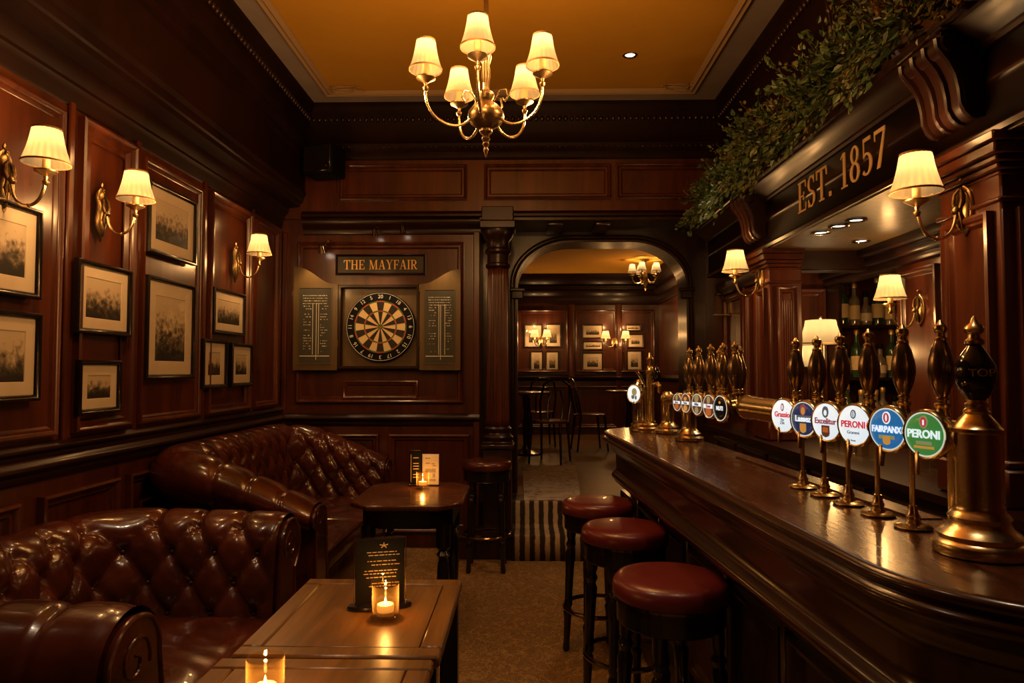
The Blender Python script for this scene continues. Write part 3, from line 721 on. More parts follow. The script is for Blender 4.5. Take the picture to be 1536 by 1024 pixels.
for loc, lab, st in [((FX+.012, 2.19, 1.86), 'brass wall lamp with pleated shade on the near pilaster at the right', 1),
                 ((FX+.012, 4.07, 1.88), 'brass wall lamp with pleated shade on the far pilaster, over the small pumps', 1),
                 ((2.05, 3.56, 1.66), 'brass wall lamp on the pier inside the recess, right of the bottles', 1)]:
    make_sconce(lab, loc, R(-90), rw, st); sconce_light(loc, R(-90), .8)

# ------------------------------------------------------------------ chandelier over the room
cc = Vector((-.15, 2.62, 0)); RAD = .235; ZC = 2.42
ch = thing('chandelier', 'five-armed antique brass chandelier with pleated cream shades hanging from the ceiling', 'chandelier', (cc.x, cc.y, ZC))
s = MB(); s.lathe([(.0, .981), (.06, .978), (.065, .965), (.03, .95), (.012, .935), (.009, .90), (.009, .60), (.014, .59), (.022, .575), (.030, .565), (.022, .552), (.014, .54), (.010, .52), (.010, .2), (.016, .18), (.022, .15), (.014, .12), (.018, .08), (.012, .04), (.018, 0), (.022, -.01)], n=20); obj('stem', s, M['oldbrass'], ch)
b = MB(); b.lathe([(.016, .02), (.03, .01), (.034, 0), (.03, -.012), (.024, -.022), (.048, -.040), (.068, -.065), (.072, -.085), (.062, -.108), (.04, -.125), (.024, -.134), (.026, -.144), (.018, -.154)], n=28); obj('body', b, M['oldbrass'], ch)
b = MB(); b.lathe([(.018, -.152), (.012, -.162), (.018, -.172), (.010, -.184), (.014, -.192), (.007, -.205), (.011, -.215), (.004, -.235), (.001, -.245)], n=16); obj('finial', b, M['oldbrass'], ch)
for k in range(5):
    a0 = R(-94+72*k); d = Vector((cos(a0), sin(a0), 0))
    pts = []
    ctrl = [(.055, -.085), (.085, -.045), (.10, -.005), (.085, .018), (.072, .0), (.085, -.055), (.115, -.10), (.155, -.115), (.195, -.10), (.225, -.065), (.235, -.02), (.235, -.005)]
    ctrl = [(.05, -.075), (.075, -.11), (.115, -.128), (.16, -.122), (.20, -.098), (.226, -.06), (.235, -.02), (.235, .0)] if k not in () else ctrl
    # smooth (Catmull-Rom)
    C = [ctrl[0]]+ctrl+[ctrl[-1]]
    for i in range(1, len(C)-2):
        for j in range(4):
            q = j/4; p = []
            for c in (0, 1):
                p0, p1, p2, p3 = C[i-1][c], C[i][c], C[i+1][c], C[i+2][c]
                p.append(.5*(2*p1+(p2-p0)*q+(2*p0-5*p1+4*p2-p3)*q*q+(3*p1-p0-3*p2+p3)*q**3))
            pts.append((d.x*p[0], d.y*p[0], p[1]))
    pts.append((d.x*.235, d.y*.235, .0))
    a = MB(); a.tube(pts, .0055, 8); a.tube([(d.x*r_, d.y*r_, z_) for r_, z_ in [(.04, -.02), (.06, .012), (.085, .012), (.095, -.015), (.08, -.035), (.07, -.02)]], .0038, 6)
    ar = obj('arm', a, M['brass'], ch)
    lamp_head(ar, d.x*.235, d.y*.235, .045, me_shade_c, me_band_c, .034)
    light('lamp_light', (cc.x+d.x*.235, cc.y+d.y*.235, ZC+.165), 0.6, .010, (1, .73, .36))
    light('lamp_light', (cc.x+d.x*.235, cc.y+d.y*.235, ZC+.25), CU, .03); light('lamp_light', (cc.x+d.x*.32, cc.y+d.y*.32, ZC+.0), CB, .03)

# ------------------------------------------------------------------ recessed lights
def downlight(label, loc, power, aim=None, spot=95, tilt=0):
    t = thing('downlight', label, 'ceiling light', loc, 0, 'small recessed lights')
    m = MB(); m.lathe([(.030, .0), (.046, -.002), (.048, -.006), (.044, -.009), (.034, -.008), (.030, -.002)], n=28, caps=False); obj('trim_ring', m, M['chrome'], t)
    m = MB(); m.lathe([(.030, -.001), (.029, -.002), (.0001, -.003)], n=24); obj('lens', m, M['lens'], t)
    light('spot_light', (loc[0], loc[1], loc[2]-.02), power, .03, (1, .74, .46), spot, (loc[0], loc[1], loc[2]-1), .6)
M['lens'] = glow('spot lamp lens', (1, .82, .6), 9)
dl = at(945, 82, Z=3.4); downlight('small round recessed light in the amber ceiling', (dl.x, dl.y, 3.4), 30, spot=75)
downlight('unseen recessed light added to brighten the near end of the bar', (dl.x, 1.30, 3.4), 32, spot=75)  # extra fitting out of view, added for highlights on bar top and brass column
downlight('unseen recessed light added to brighten the front sofa', (-1.0, 1.30, 3.4), 60, spot=75)  # second added fitting, unseen, brightens the sofa leather and front tables
for px, py, lab in [(1231, 346, 'recessed light in the canopy soffit, farthest of the three in a row'), (1258, 336, 'recessed light in the canopy soffit, middle of the three in a row'), (1284, 327, 'recessed light in the canopy soffit, nearest of the three in a row')]:
    p = at(px, py, Z=2.05)
    downlight(lab, (p.x, p.y, 2.0435), 5, spot=110)
p = at(1290, 380, Z=1.9-.04); 
downlight('single recessed light in the lower soffit at the back of the recess', (1.80, 3.66, 2.0435), 3, spot=120)

# ------------------------------------------------------------------ framed photographs
FRM = [(0, 0), (0, .022), (.004, .027), (.010, .027), (.014, .022), (.020, .020), (.024, .013)]
def picture(label, loc, w, h, rotz, group, matw=.055, photo=None, mat='black', fr=1.0):
    t = thing('framed_photograph', label, 'picture', loc, rotz, group)
    f = MB(face); f.mitre(-w/2, w/2, -h/2, h/2, [(o*fr, d) for o, d in FRM]); f.box((-w/2+.002, -h/2+.002, 0), (w/2-.002, h/2-.002, .004)); obj('frame', f, M[mat], t)
    i = .018*fr
    m = MB(face); m.mitre(-w/2+i, w/2-i, -h/2+i, h/2-i, [(0, .0125), (matw, .0125), (matw+.002, .010)]); obj('mount', m, M['mat'], t)
    j = i+matw
    p = MB(face); p.box((-w/2+j, -h/2+j, .006), (w/2-j, h/2-j, .0102)); obj('photograph', p, M[photo or 'photo'], t)
    g = MB(face); g.box((-w/2+i, -h/2+i, .0150), (w/2-i, h/2-i, .0165)); obj('glass', g, M['pane'], t)
    return t
PG = 'framed old photographs on the left wall'
def pic_left(label, x0, y0, x1, y1, matk=.16):
    """corners measured on the photograph; left edge is the nearer one"""
    cy = (y0+y1)/2; a = at(x0, cy, X=LX+.03); b = at(x1, cy, X=LX+.03); ym = (a.y+b.y)/2; xm = 787+LX*1024/ym
    up = at((x0+x1)/2, y0, X=LX+.03); dn = at((x0+x1)/2, y1, X=LX+.03)
    w, h = abs(b.y-a.y), abs(up.z-dn.z)
    return picture(label, (LX+.018, ym, (up.z+dn.z)/2), w, h, R(90), PG, matk*min(w, h))
M['pframe'] = wood('dark picture frame', (.012, .007, .004), (.035, .018, .009), (20, 20, 20), .3, .3)
pic_left('framed photograph below the wall lamp at the left edge, upper of two', -52, 298, 60, 442)
pic_left('framed photograph at the left edge, lower of two', -52, 464, 58, 604)
pic_left('square framed photograph of an outdoor scene under the second wall lamp', 113, 396, 195, 502)
pic_left('small framed photograph hanging below the square one, above the sofa', 116, 540, 179, 620, .2)
pic_left('high framed photograph hanging alone near the cornice', 221, 285, 293, 388)
pic_left('tall framed photograph, the biggest upright one in the middle of the wall', 218, 420, 290, 568, .15)
pic_left('small framed photograph directly under the wall lamp near the dartboard', 319, 436, 366, 502, .17)
pic_left('narrow framed photograph, left one of the lowest pair', 303, 509, 339, 582, .2)
pic_left('narrow framed photograph, right one of the lowest pair', 346, 515, 377, 579, .2)

# ------------------------------------------------------------------ dartboard corner
S = thing('name_sign', 'dark green framed sign with gilt serif letters THE MAYFAIR above the dartboard', 'sign', (0, BY-.004, 0))
a = at(503, 412, Y=BY-.03); b = at(638, 381, Y=BY-.03); S.location = ((a.x+b.x)/2, BY-.002, (a.z+b.z)/2); w, h = b.x-a.x, b.z-a.z
m = MB(face); m.mitre(-w/2, w/2, -h/2, h/2, [(0, 0), (0, .028), (.006, .032), (.012, .028), (.016, .018)]); obj('frame', m, M['mould'], S)
m = MB(face); m.box((-w/2+.012, -h/2+.012, 0), (w/2-.012, h/2-.012, .018)); obj('board', m, M['signboard'], S)
tw = w*.82; tot = sum(glyph(c)[1]+.1 for c in 'THE MAYFAIR')-.1; LH = .072; sq = tw/(tot*LH); x = 0
for c in 'THE MAYFAIR':
    g, gw = glyph(c)
    if g:
        mb = MB(face)
        for k, q in enumerate(g): mb.prism([((x+p[0]-tot/2)*LH*sq, (p[1]-.5)*LH) for p in q], .017, .0205+.00004*(k % 5))
        obj('letter', mb, M['gold'], S)
    x += gw+.1
a = at(507, 553, Y=BY-.06); b = at(630, 427, Y=BY-.06); cx, cz, w, h = (a.x+b.x)/2, (a.z+b.z)/2, b.x-a.x, b.z-a.z
CB = thing('dartboard_cabinet', 'open wooden dartboard cabinet with two shaped doors carrying chalk scoreboards', 'cabinet', (cx, BY-.002, cz))
m = MB(face); m.mitre(-w/2, w/2, -h/2, h/2, [(0, 0), (0, .075), (.003, .078), (.020, .078), (.022, .075), (.022, .012)]); obj('case', m, M['mould'], CB)
m = MB(face); m.box((-w/2+.01, -h/2+.01, 0), (w/2-.01, h/2-.01, .014)); obj('back_board', m, M['doorwood'], CB)
random.seed(3)
for sx, (px0, px1, pt) in ((-1, (439, 505, 400)), (1, (633, 691, 404))):
    a = at(px0, 555, Y=BY-.08); b = at(px1, pt, Y=BY-.08); u0, u1 = a.x-cx, b.x-cx; v0, v1 = a.z-cz, b.z-cz
    if sx < 0: u1 = -w/2-.002
    else: u0 = w/2+.002
    wd = u1-u0; vs_ = h/2+.005
    edge_ = []
    for i in range(15):
        q = i/14; s_ = q*q*(3-2*q); s_ = max(0, min(1, (q-.08)/.84)); s_ = s_*s_*(3-2*s_); edge_.append((q, vs_+(v1-vs_)*(1-s_)))
    poly = [(u0, v0), (u1, v0)] + ([(u1-(1-q)*0-0, z) for q, z in []])
    top = [(u0+wd*q, z) for q, z in edge_] if sx < 0 else [(u1-wd*q, z) for q, z in edge_]
    poly = [(u0, v0), (u1, v0)] + (top[::-1] if sx < 0 else top)
    d = MB(face); d.prism(poly, .062, .080); D = obj('door', d, M['doorwood'], CB)
    sb0, sb1, sv0, sv1 = u0+wd*.13, u1-wd*.14, v0+.05, v0+.05+(v1-v0)*.73
    q_ = MB(face); q_.box((sb0, sv0, .079), (sb1, sv1, .0815)); obj('scoreboard', q_, M['chalkboard'], D)
    q_ = MB(face); q_.mitre(sb0-.004, sb1+.004, sv0-.004, sv1+.004, [(0, .079), (0, .084), (.004, .084), (.005, .0815)]); obj('scoreboard_frame', q_, M['doorwood'], D)
    ck = MB(face); sw, shh = sb1-sb0, sv1-sv0
    for uu in ((.42, .53, .60) if sx < 0 else (.46, .52, .66)):
        ck.box((sb0+sw*uu, sv0+shh*(.05 if uu in (.53, .52) else .12), .0815), (sb0+sw*uu+.0035, sv0+shh*.80, .0822))
    ck.box((sb0+sw*.03, sv0+shh*.095, .0815), (sb0+sw*.95, sv0+shh*.105, .0822))
    for r_ in range(22):
        vv = sv0+shh*(.16+.74*r_/21)
        for c0, c1 in ((.14, .38), (.66, .90)) if r_ < 18 else ((.12, .88),):
            if random.random() < .3 and r_ < 16: continue
            uu = c0
            while uu < c1-.03:
                l_ = random.uniform(.012, .05); hh = random.uniform(.3, 1)*.006
                if r_ > 17 or random.random() < .62: ck.box((sb0+sw*uu, vv-hh/2, .0815), (sb0+sw*min(c1, uu+l_), vv+hh/2, .0821))
                uu += l_+random.uniform(.008, .03)
    obj('chalk_marks', ck, M['chalk'], D)
    hg = MB(face); ux = u1 if sx < 0 else u0
    for vv in (-.5, .5): hg.lathe([(.005, vv*h*.66-.025), (.005, vv*h*.66+.025)], (ux, 0, .082), 10, f=lambda x_, y_, z_: (x_, -.082-y_, z_))
    obj('hinges', hg, M['oldbrass'], D)
# the board
p = at(570.5, 490, Y=BY-.06); DBR = 52.5/1024*(BY-.06)
DB = thing('dartboard', 'round dartboard with black and cream segments hanging in the open cabinet', 'dartboard', (p.x, BY-.020, p.z))
dk = DBR/.2255
m = MB(face)
def disc(mb, r0, r1, a0, a1, h, n):
    vs, fs = [], []
    for i in range(n+1):
        a_ = a0+(a1-a0)*i/n; vs += [(r0*cos(a_), r0*sin(a_), h), (r1*cos(a_), r1*sin(a_), h)]
    for i in range(n): fs.append((2*i, 2*i+1, 2*i+3, 2*i+2))
    mb.add(vs, fs)
m = MB(); m.lathe([(DBR*.99, 0), (DBR, .004), (DBR, .034), (DBR*.985, .038), (.0001, .038)], n=64, f=lambda x_, y_, z_: (x_, -z_, y_)); obj('body', m, M['blackpaint'], DB)
segs = {'dart_black': MB(face), 'dart_cream': MB(face), 'dart_red': MB(face), 'dart_green': MB(face)}
M['dart_black'] = plain('dartboard black sisal', (.016, .013, .010), .85); M['dart_cream'] = plain('dartboard cream sisal', (.66, .47, .22), .85)
M['dart_red'] = plain('dartboard red sisal', (.36, .045, .02), .8); M['dart_green'] = plain('dartboard green sisal', (.03, .12, .03), .8)
for k in range(20):
    a0 = pi/2 - pi/20 + k*pi/10; a1 = a0+pi/10; even = k % 2 == 0
    A_, B_ = ('dart_black', 'dart_red') if even else ('dart_cream', 'dart_green')
    for r0, r1, nm in ((.016, .099, A_), (.099, .107, B_), (.107, .162, A_), (.162, .170, B_)): disc(segs[nm], r0*dk, r1*dk, a0, a1, .0386, 5)
disc(segs['dart_green'], .0064*dk, .016*dk, 0, 2*pi, .0386, 20); disc(segs['dart_red'], 0.00001, .0064*dk, 0, 2*pi, .0388, 12)
for k_, nm in (('dart_black', 'black_segments'), ('dart_cream', 'cream_segments'), ('dart_red', 'red_scoring_beds'), ('dart_green', 'green_scoring_beds')): obj(nm, segs[k_], M[k_], DB)
wi = MB(face)
for r_ in (.0064, .016, .099, .107, .162, .170): wi.tube([(r_*dk*cos(2*pi*i/48), r_*dk*sin(2*pi*i/48), .0395) for i in range(48)], .0007, 4, True)
for k in range(20):
    a0 = pi/2 - pi/20 + k*pi/10; wi.tube([(.016*dk*cos(a0), .016*dk*sin(a0), .0395), (.17*dk*cos(a0), .17*dk*sin(a0), .0395)], .0007, 4)
obj('wires', wi, M['oldbrass'], DB)
rg = MB(face); rg.tube([(.219*dk*cos(2*pi*i/64), .219*dk*sin(2*pi*i/64), .041) for i in range(64)], .0016, 5, True); obj('number_ring', rg, M['white'], DB)
for k, nmb in enumerate([20, 1, 18, 4, 13, 6, 10, 15, 2, 17, 3, 19, 7, 16, 8, 11, 14, 9, 12, 5]):
    a0 = pi/2-k*pi/10; me = lettering(str(nmb), .034*dk, .0016)
    o = obj('number', me, M['white'], DB, (.196*dk*cos(a0), -.039, .196*dk*sin(a0)))
    o.rotation_euler = (0, -(a0-pi/2), 0)
# three little spotlights that light the board
for px, py, lab, kx in [(488, 372, 'small chrome spotlight left of the name sign, over the left cabinet door', -.02), (563, 347, 'small dark spotlight above the middle of the name sign', 0), (603, 343, 'small dark spotlight above the right half of the name sign', .01)]:
    p = at(px, py, Y=BY-.10); big = 1.5 if px < 500 else 1.0
    t = thing('spotlight', lab, 'spotlight', (p.x, BY-.02, p.z), 0, 'little spotlights over the dartboard')
    m = MB(face); m.lathe([(.018, 0), (.018, .006), (.012, .012)], (0, 0, 0), 16, f=lambda x_, y_, z_: (x_, -z_, y_+.06)); obj('wall_rose', m, M['oldbrass'], t)
    m = MB(face); m.tube([(0, .06, .01), (0, .062, .045), (0, .04, .075), (0, .012, .085)], .004, 8); obj('arm', m, M['chrome'], t)
    hdm = Matrix.Translation((kx, -.095, -.012)) @ Matrix.Rotation(R(32), 4, 'X')
    m = MB(lambda x_, y_, z_: hdm @ Vector((x_, y_, z_))); m.lathe([(.008*big, .04), (.014*big, .036), (.018*big, .01), (.024*big, -.022), (.022*big, -.022), (.012*big, 0)], n=18); obj('lamp_head', m, M['chrome'] if big > 1.2 else M['gunmetal'], t)
    m = MB(lambda x_, y_, z_: hdm @ Vector((x_, y_, z_))); m.lathe([(.0205*big, -.017), (.0001, -.0165)], n=16); obj('lens', m, M['lens'], t)
aimp = at(570, 470, Y=BY)
for dx, pw, yo, tz in ((-.50, 12, .20, 1.5), (.50, 12, .20, 1.5), (.0, 14, .40, 1.7)):
    light('spot_light', (aimp.x+dx, BY-yo, 2.26), pw, .03, (1, .60, .26), 80, (aimp.x+dx, BY-.05, tz), .9)
# loudspeaker high in the corner
p0 = at(480, 237, Y=4.95)
sp = thing('loudspeaker', 'black loudspeaker box mounted high in the left corner below the cornice', 'speaker', (p0.x, 5.06, p0.z), R(-14))
m = MB(); m.box((-.125, -.10, -.11), (.125, .10, .11), .01); obj('cabinet', m, M['blackpaint'], sp)
m = MB(); m.box((-.112, -.112, -.098), (.112, -.10, .098), .006); obj('grille', m, M['black'], sp)
m = MB(); m.tube([(0, .1, 0), (0, .135, .0)], .012, 8); m.box((-.03, .13, -.04), (.03, .142, .04)); obj('bracket', m, M['blackpaint'], sp)
m = MB(); m.ball((.08, -.113, -.06), .006); obj('badge', m, M['chrome'], sp)
# ------------------------------------------------------------------ buttoned leather sofas
def make_sofa(label, X0, Y0, depth, width, ztop, zseat, r_roll, front_drop, cushions, a=.165, b=.115, zfoot=.07):
    """faces +x; local origin at the middle of the back on the floor. depth along x, width along y"""
    t = thing('chesterfield_sofa', label, 'sofa', (X0, Y0, 0), 0, 'buttoned brown leather sofas along the left wall')
    hw = width/2; ow = r_roll*2+.015              # thickness of the arms and back
    xi = ow; yi = hw-ow; rc = .10
    # inner line, from the far arm's front, along the back, to the near arm's front
    path = [(depth, yi)] + [(depth-(depth-xi-rc)*i/4, yi) for i in range(1, 4)] + arc(xi+rc, yi-rc, rc, 90, 180, 8) + [(xi, yi-rc-(2*yi-2*rc)*i/8) for i in range(1, 8)] + arc(xi+rc, -yi+rc, rc, 180, 270, 8) + [(xi+rc+(depth-xi-rc)*i/4, -yi) for i in range(1, 5)]
    P = [Vector(p) for p in path]; S = [0]
    for i in range(1, len(P)): S.append(S[-1]+(P[i]-P[i-1]).length)
    LEN = S[-1]
    def on_path(s):
        s = min(max(s, 0), LEN)
        for i in range(1, len(P)):
            if s <= S[i]+1e-9:
                q = (s-S[i-1])/max(1e-9, S[i]-S[i-1]); p = P[i-1].lerp(P[i], q); break
        # smooth normal: average tangent over a short window
        return p
    def nrm(s):
        d = on_path(min(LEN, s+.02))-on_path(max(0, s-.02)); d = d.normalized(); return Vector((d.y, -d.x))   # outward
    # cross-section: (outward offset, z)
    zc = ztop-r_roll; prof = [(0, zseat-.06), (.006, zseat+.02)]
    zi = zc-.02
    for i in range(1, 9): q = i/8; prof.append((.006+.012*q+.010*q*q, zseat+.02+(zi-zseat-.02)*q))
    ox = prof[-1][0]
    for i in range(1, 25):
        th = R(188-8-(180+62)*i/24); prof.append((ox+r_roll+r_roll*cos(th), zc+r_roll*sin(th)))
    PV = [Vector(p) for p in prof]; PS = [0]
    for i in range(1, len(PV)): PS.append(PS[-1]+(PV[i]-PV[i-1]).length)
    PL = PS[-1]
    def on_prof(d):
        d = min(max(d, 0), PL)
        for i in range(1, len(PV)):
            if d <= PS[i]+1e-9:
                q = (d-PS[i-1])/max(1e-9, PS[i]-PS[i-1]); return PV[i-1].lerp(PV[i], q)
        return PV[-1]
    def pn(d):
        k = (on_prof(min(PL, d+.012))-on_prof(max(0, d-.012))).normalized(); return Vector((-k.y, k.x))   # towards the sitter / up
    def hs(s):
        """front ends of the arms dip"""
        m = 1.0
        p = on_path(s); q = max(0, (p.x-xi)/(depth-xi)); return 1-front_drop*(q**1.15)*m
    n_c = round(LEN/a); a = LEN/n_c
    t_top = .06 + (zi-zseat) + r_roll*1.15      # profile length of the highest button row
    rows = [t_top-b*k for k in range(0, 6) if t_top-b*k > .03]
    amp = .027
    def disp(s, d):
        q = (t_top-d)/b
        if q >= 0:
            u = s/a+q/2; v = s/a-q/2
            du = abs(u-round(u)); dv = abs(v-round(v))
            h = (1-(1-2*du)**3.2)*(1-(1-2*dv)**3.2)
            br = sqrt(du*du+dv*dv); h -= .75*math.exp(-(br/.15)**2)
            fade = 1
        else:
            ds = abs(s/a-round(s/a)); e = min(1, -q/1.6); h = (1-(1-2*ds)**(3.2+9*e))*(1-.0*e)
            h = h*(1-.35*e)+.35*e
        # plain borders at the two arm fronts
        m = min(1, min(s, LEN-s)/.05)
        return amp*(h*m + .8*(1-m))
    def surf(s, d):
        p = on_path(s); n = nrm(s); c = on_prof(d); m = pn(d); h = disp(s, d); k = hs(s)
        o = c.x+m.x*h; z = c.y+m.y*h
        return (p.x+n.x*o, p.y+n.y*o, zseat-.06+(z-zseat+.06)*k)
    NU, NV = int(LEN/.0115), 62
    g = MB(); g.grid(lambda u, v: surf(u*LEN, v*PL), NU, NV); obj('buttoned_back_and_arms', g, M['leather'], t, sharp=180)
    bm_ = MB().ball((0, 0, 0), .0115, 8, sz=.8).mesh('button')
    for k, d in enumerate(rows):
        i = 0
        while True:
            s = (i+(.5 if k % 2 else 0))*a; i += 1
            if s > LEN+.001: break
            if s < .04 or s > LEN-.04: continue
            x, y, z = surf(s, d); n = nrm(s)
            obj('button', bm_, M['leather'], t, (x-n.x*.004, y-n.y*.004, z+.001))
    # outside panels under the roll, down to the base
    def outer(s, q):
        p = on_path(s); n = nrm(s); c = on_prof(PL); k = hs(s)
        o = c.x-.012+.012*(1-q); z1 = zseat-.06+(c.y-zseat+.06)*k; z = z1+(zfoot-z1)*q
        return (p.x+n.x*o, p.y+n.y*o, z)
    g = MB(); g.grid(lambda u, v: outer(u*LEN, v), 120, 8); obj('outside_panel', g, M['leather'], t, sharp=180)
    pp = MB(); pp.tube([outer(LEN*i/120, .0) for i in range(121)], .006, 7); obj('piping', pp, M['leather'], t)
    # arm fronts: scroll-shaped facing with piping
    for s in (0, LEN):
        k = hs(s); sg_ = 1 if s == 0 else -1
        pts = [on_prof(PL*i/40) for i in range(41)]
        ol = [(c.x-.0, zseat-.06+(c.y-zseat+.06)*k) for c in pts]
        ol = ol + [(pts[-1].x-.0, zfoot), (0.0, zfoot)]
        f = MB(lambda u, v, w: (depth+w, sg_*(yi+u), v))
        cxu = sum(o for o, z in ol)/len(ol); czu = sum(z for o, z in ol)/len(ol)
        f.prism(ol, -.03, .012); obj('arm_front', f, M['leather'], t, sharp=50)
        f = MB(lambda u, v, w: (depth+w, sg_*(yi+u), v)); f.tube([(u, v, .012) for u, v in ol], .0065, 7, True)
        R_ = r_roll*.62; ccx, ccz = ol[24][0], zseat-.06+(zc-zseat+.06)*k
        f.tube([((ox+r_roll)+(R_*(1-i/40))*cos(R(200-14*i)), ccz+(R_*(1-i/40))*sin(R(200-14*i)), .013) for i in range(34)], .004, 6)
        obj('piping', f, M['leather'], t)
    # base rail, seat cushions
    m = MB(); m.box((.06, -yi-.02, zfoot), (depth-.012, yi+.02, zseat-.135), .012); obj('base', m, M['leather'], t)
    m = MB(); m.box((depth-.02, -yi-.004, zfoot+.01), (depth+.018, yi+.004, zseat-.130), .012); obj('front_rail', m, M['leather'], t)
    cw = (2*yi)/cushions
    for k in range(cushions):
        y0, y1 = -yi+k*cw+.003, -yi+(k+1)*cw-.003; x0, x1 = xi-.03, depth+.015
        def top(u, v, y0=y0, y1=y1, x0=x0, x1=x1):
            x = x0+(x1-x0)*u; y = y0+(y1-y0)*v
            e = (1-(2*u-1)**8)*(1-(2*v-1)**8)
            cr = .022*sin(pi*u)*sin(pi*v)
            wr = .0035*(sin(x*31+y*17+3*sin(y*9+k*2))*sin(y*23-x*11))
            return (x, y, zseat-.035+.028*max(0, e)**.5+cr+wr*max(0, e))
        g = MB(); g.grid(top, 44, 44)
        bot = [(x0, y0), (x1, y0), (x1, y1), (x0, y1)]
        g.box((x0+.002, y0+.002, zseat-.130), (x1-.002, y1-.002, zseat-.034), .010)
        c = obj('seat_cushion', g, M['leather'], t, sharp=70)
        q = MB(); q.tube([(x0+.01, y0, zseat-.034), (x1, y0, zseat-.034), (x1, y1, zseat-.034), (x0+.01, y1, zseat-.034)], .0055, 6); obj('piping', q, M['leather'], c)
    for x in (.10, depth-.08):
        for y in (-hw+.12, hw-.12):
            m = MB(); m.lathe([(.018, 0), (.026, .02), (.030, .05), (.024, zfoot+.01)], (x, y, 0), 14); obj('foot', m, M['black'], t)
    return t
make_sofa('low chesterfield sofa in front, its back below the wall panelling, beside the candle table', -1.84, 2.225, .88, 1.30, .765, .43, .112, .04, 1)
make_sofa('high backed chesterfield sofa in the corner under the dartboard with arms sloping down', -1.86, 4.14, .86, 1.86, .945, .47, .105, .46, 2, .155, .12)

# ------------------------------------------------------------------ tables
def turned_leg(x, y, h, s=1.0):
    m = MB(); m.lathe([(.014*s, 0), (.022*s, .01), (.018*s, .04), (.024*s, .08), (.020*s, .10), (.024*s, h*.35), (.030*s, h*.55), (.026*s, h*.70), (.018*s, h*.74), (.032*s, h*.77), (.020*s, h*.80), (.034*s, h*.83), (.034*s, h)], (x, y, 0), 18); return m
def low_table(label, x0, x1, y0, y1, h):
    t = thing('pub_table', label, 'table', ((x0+x1)/2, (y0+y1)/2, 0), 0, 'plank topped tables in front')
    w, d = (x1-x0)/2, (y1-y0)/2
    m = MB(); m.box((-w+.055, -d+.055, h-.028), (w-.055, d-.055, h-.0015), .002); obj('centre_board', m, M['table'], t)
    for nm, a, b in [('end_board', (-w, -d, h-.03), (w, -d+.054, h)), ('end_board', (-w, d-.054, h-.03), (w, d, h)), ('side_board', (-w, -d+.0545, h-.03), (-w+.054, d-.0545, h)), ('side_board', (w-.054, -d+.0545, h-.03), (w, d-.0545, h))]:
        m = MB(); m.box(a, b, .006); obj(nm, m, M['table'], t)
    m = MB(); m.box((-w+.045, -d+.045, h-.12), (w-.045, d-.045, h-.03), .004); obj('apron', m, M['black'], t)
    for sx in (-1, 1):
        for sy in (-1, 1):
            m = MB(); m.box((sx*(w-.035)-.027, sy*(d-.035)-.027, 0), (sx*(w-.035)+.027, sy*(d-.035)+.027, h-.03), .006); obj('leg', m, M['black'], t)
    return t
TZ = .70
a = at(475, 867, Z=TZ); b = at(692, 870, Z=TZ); c = at(645, 986, Z=TZ)
tx0, tx1, ty1, ty0 = -.675, -.195, a.y, c.y+.006
low_table('plank topped table carrying the black menu stand and a lit candle', tx0, tx1, ty0, ty1, TZ)
low_table('nearest plank topped table, cut off by the bottom edge, with one lit candle', tx0-.015, tx1-.01, .90, ty0-.012, TZ)
# far table with cut corners
t = thing('lounge_table', 'reddish table with cut-off corners between the corner sofa and the steps', 'table', (-.57, 3.54, 0))
w, d, c_ = .27, .34, .10
def octo(w, d, c): return [(-w+c, -d), (w-c, -d), (w, -d+c), (w, d-c), (w-c, d), (-w+c, d), (-w, d-c), (-w, -d+c)]
m = MB(); pr = [(.02, .690), (.004, .694), (0, .702), (0, .712), (.005, .719), (.014, .720)]
vs = [(x, y, z) for o, z in pr for x, y in octo(w-o, d-o, c_-o*.4)]
m.add(vs, [(k*8+i, k*8+(i+1) % 8, k*8+8+(i+1) % 8, k*8+8+i) for k in range(5) for i in range(8)] + [tuple(range(8))[::-1], tuple(40+i for i in range(8))]); obj('table_top', m, M['table2'], t)
m = MB(); m.prism(octo(w-.05, d-.05, c_), .60, .691, f=lambda u, v, w_: (u, v, w_)); obj('apron', m, M['black'], t)
for sx in (-1, 1):
    for sy in (-1, 1): obj('leg', turned_leg(sx*.18, sy*.24, .61, 1.05), M['black'], t)
m = MB(); m.box((-.19, -.012, .16), (.19, .012, .19), .004); m.box((-.19, -.25, .16), (-.17, .25, .19), .004); m.box((.17, -.25, .16), (.19, .25, .19), .004); obj('stretcher', m, M['black'], t)

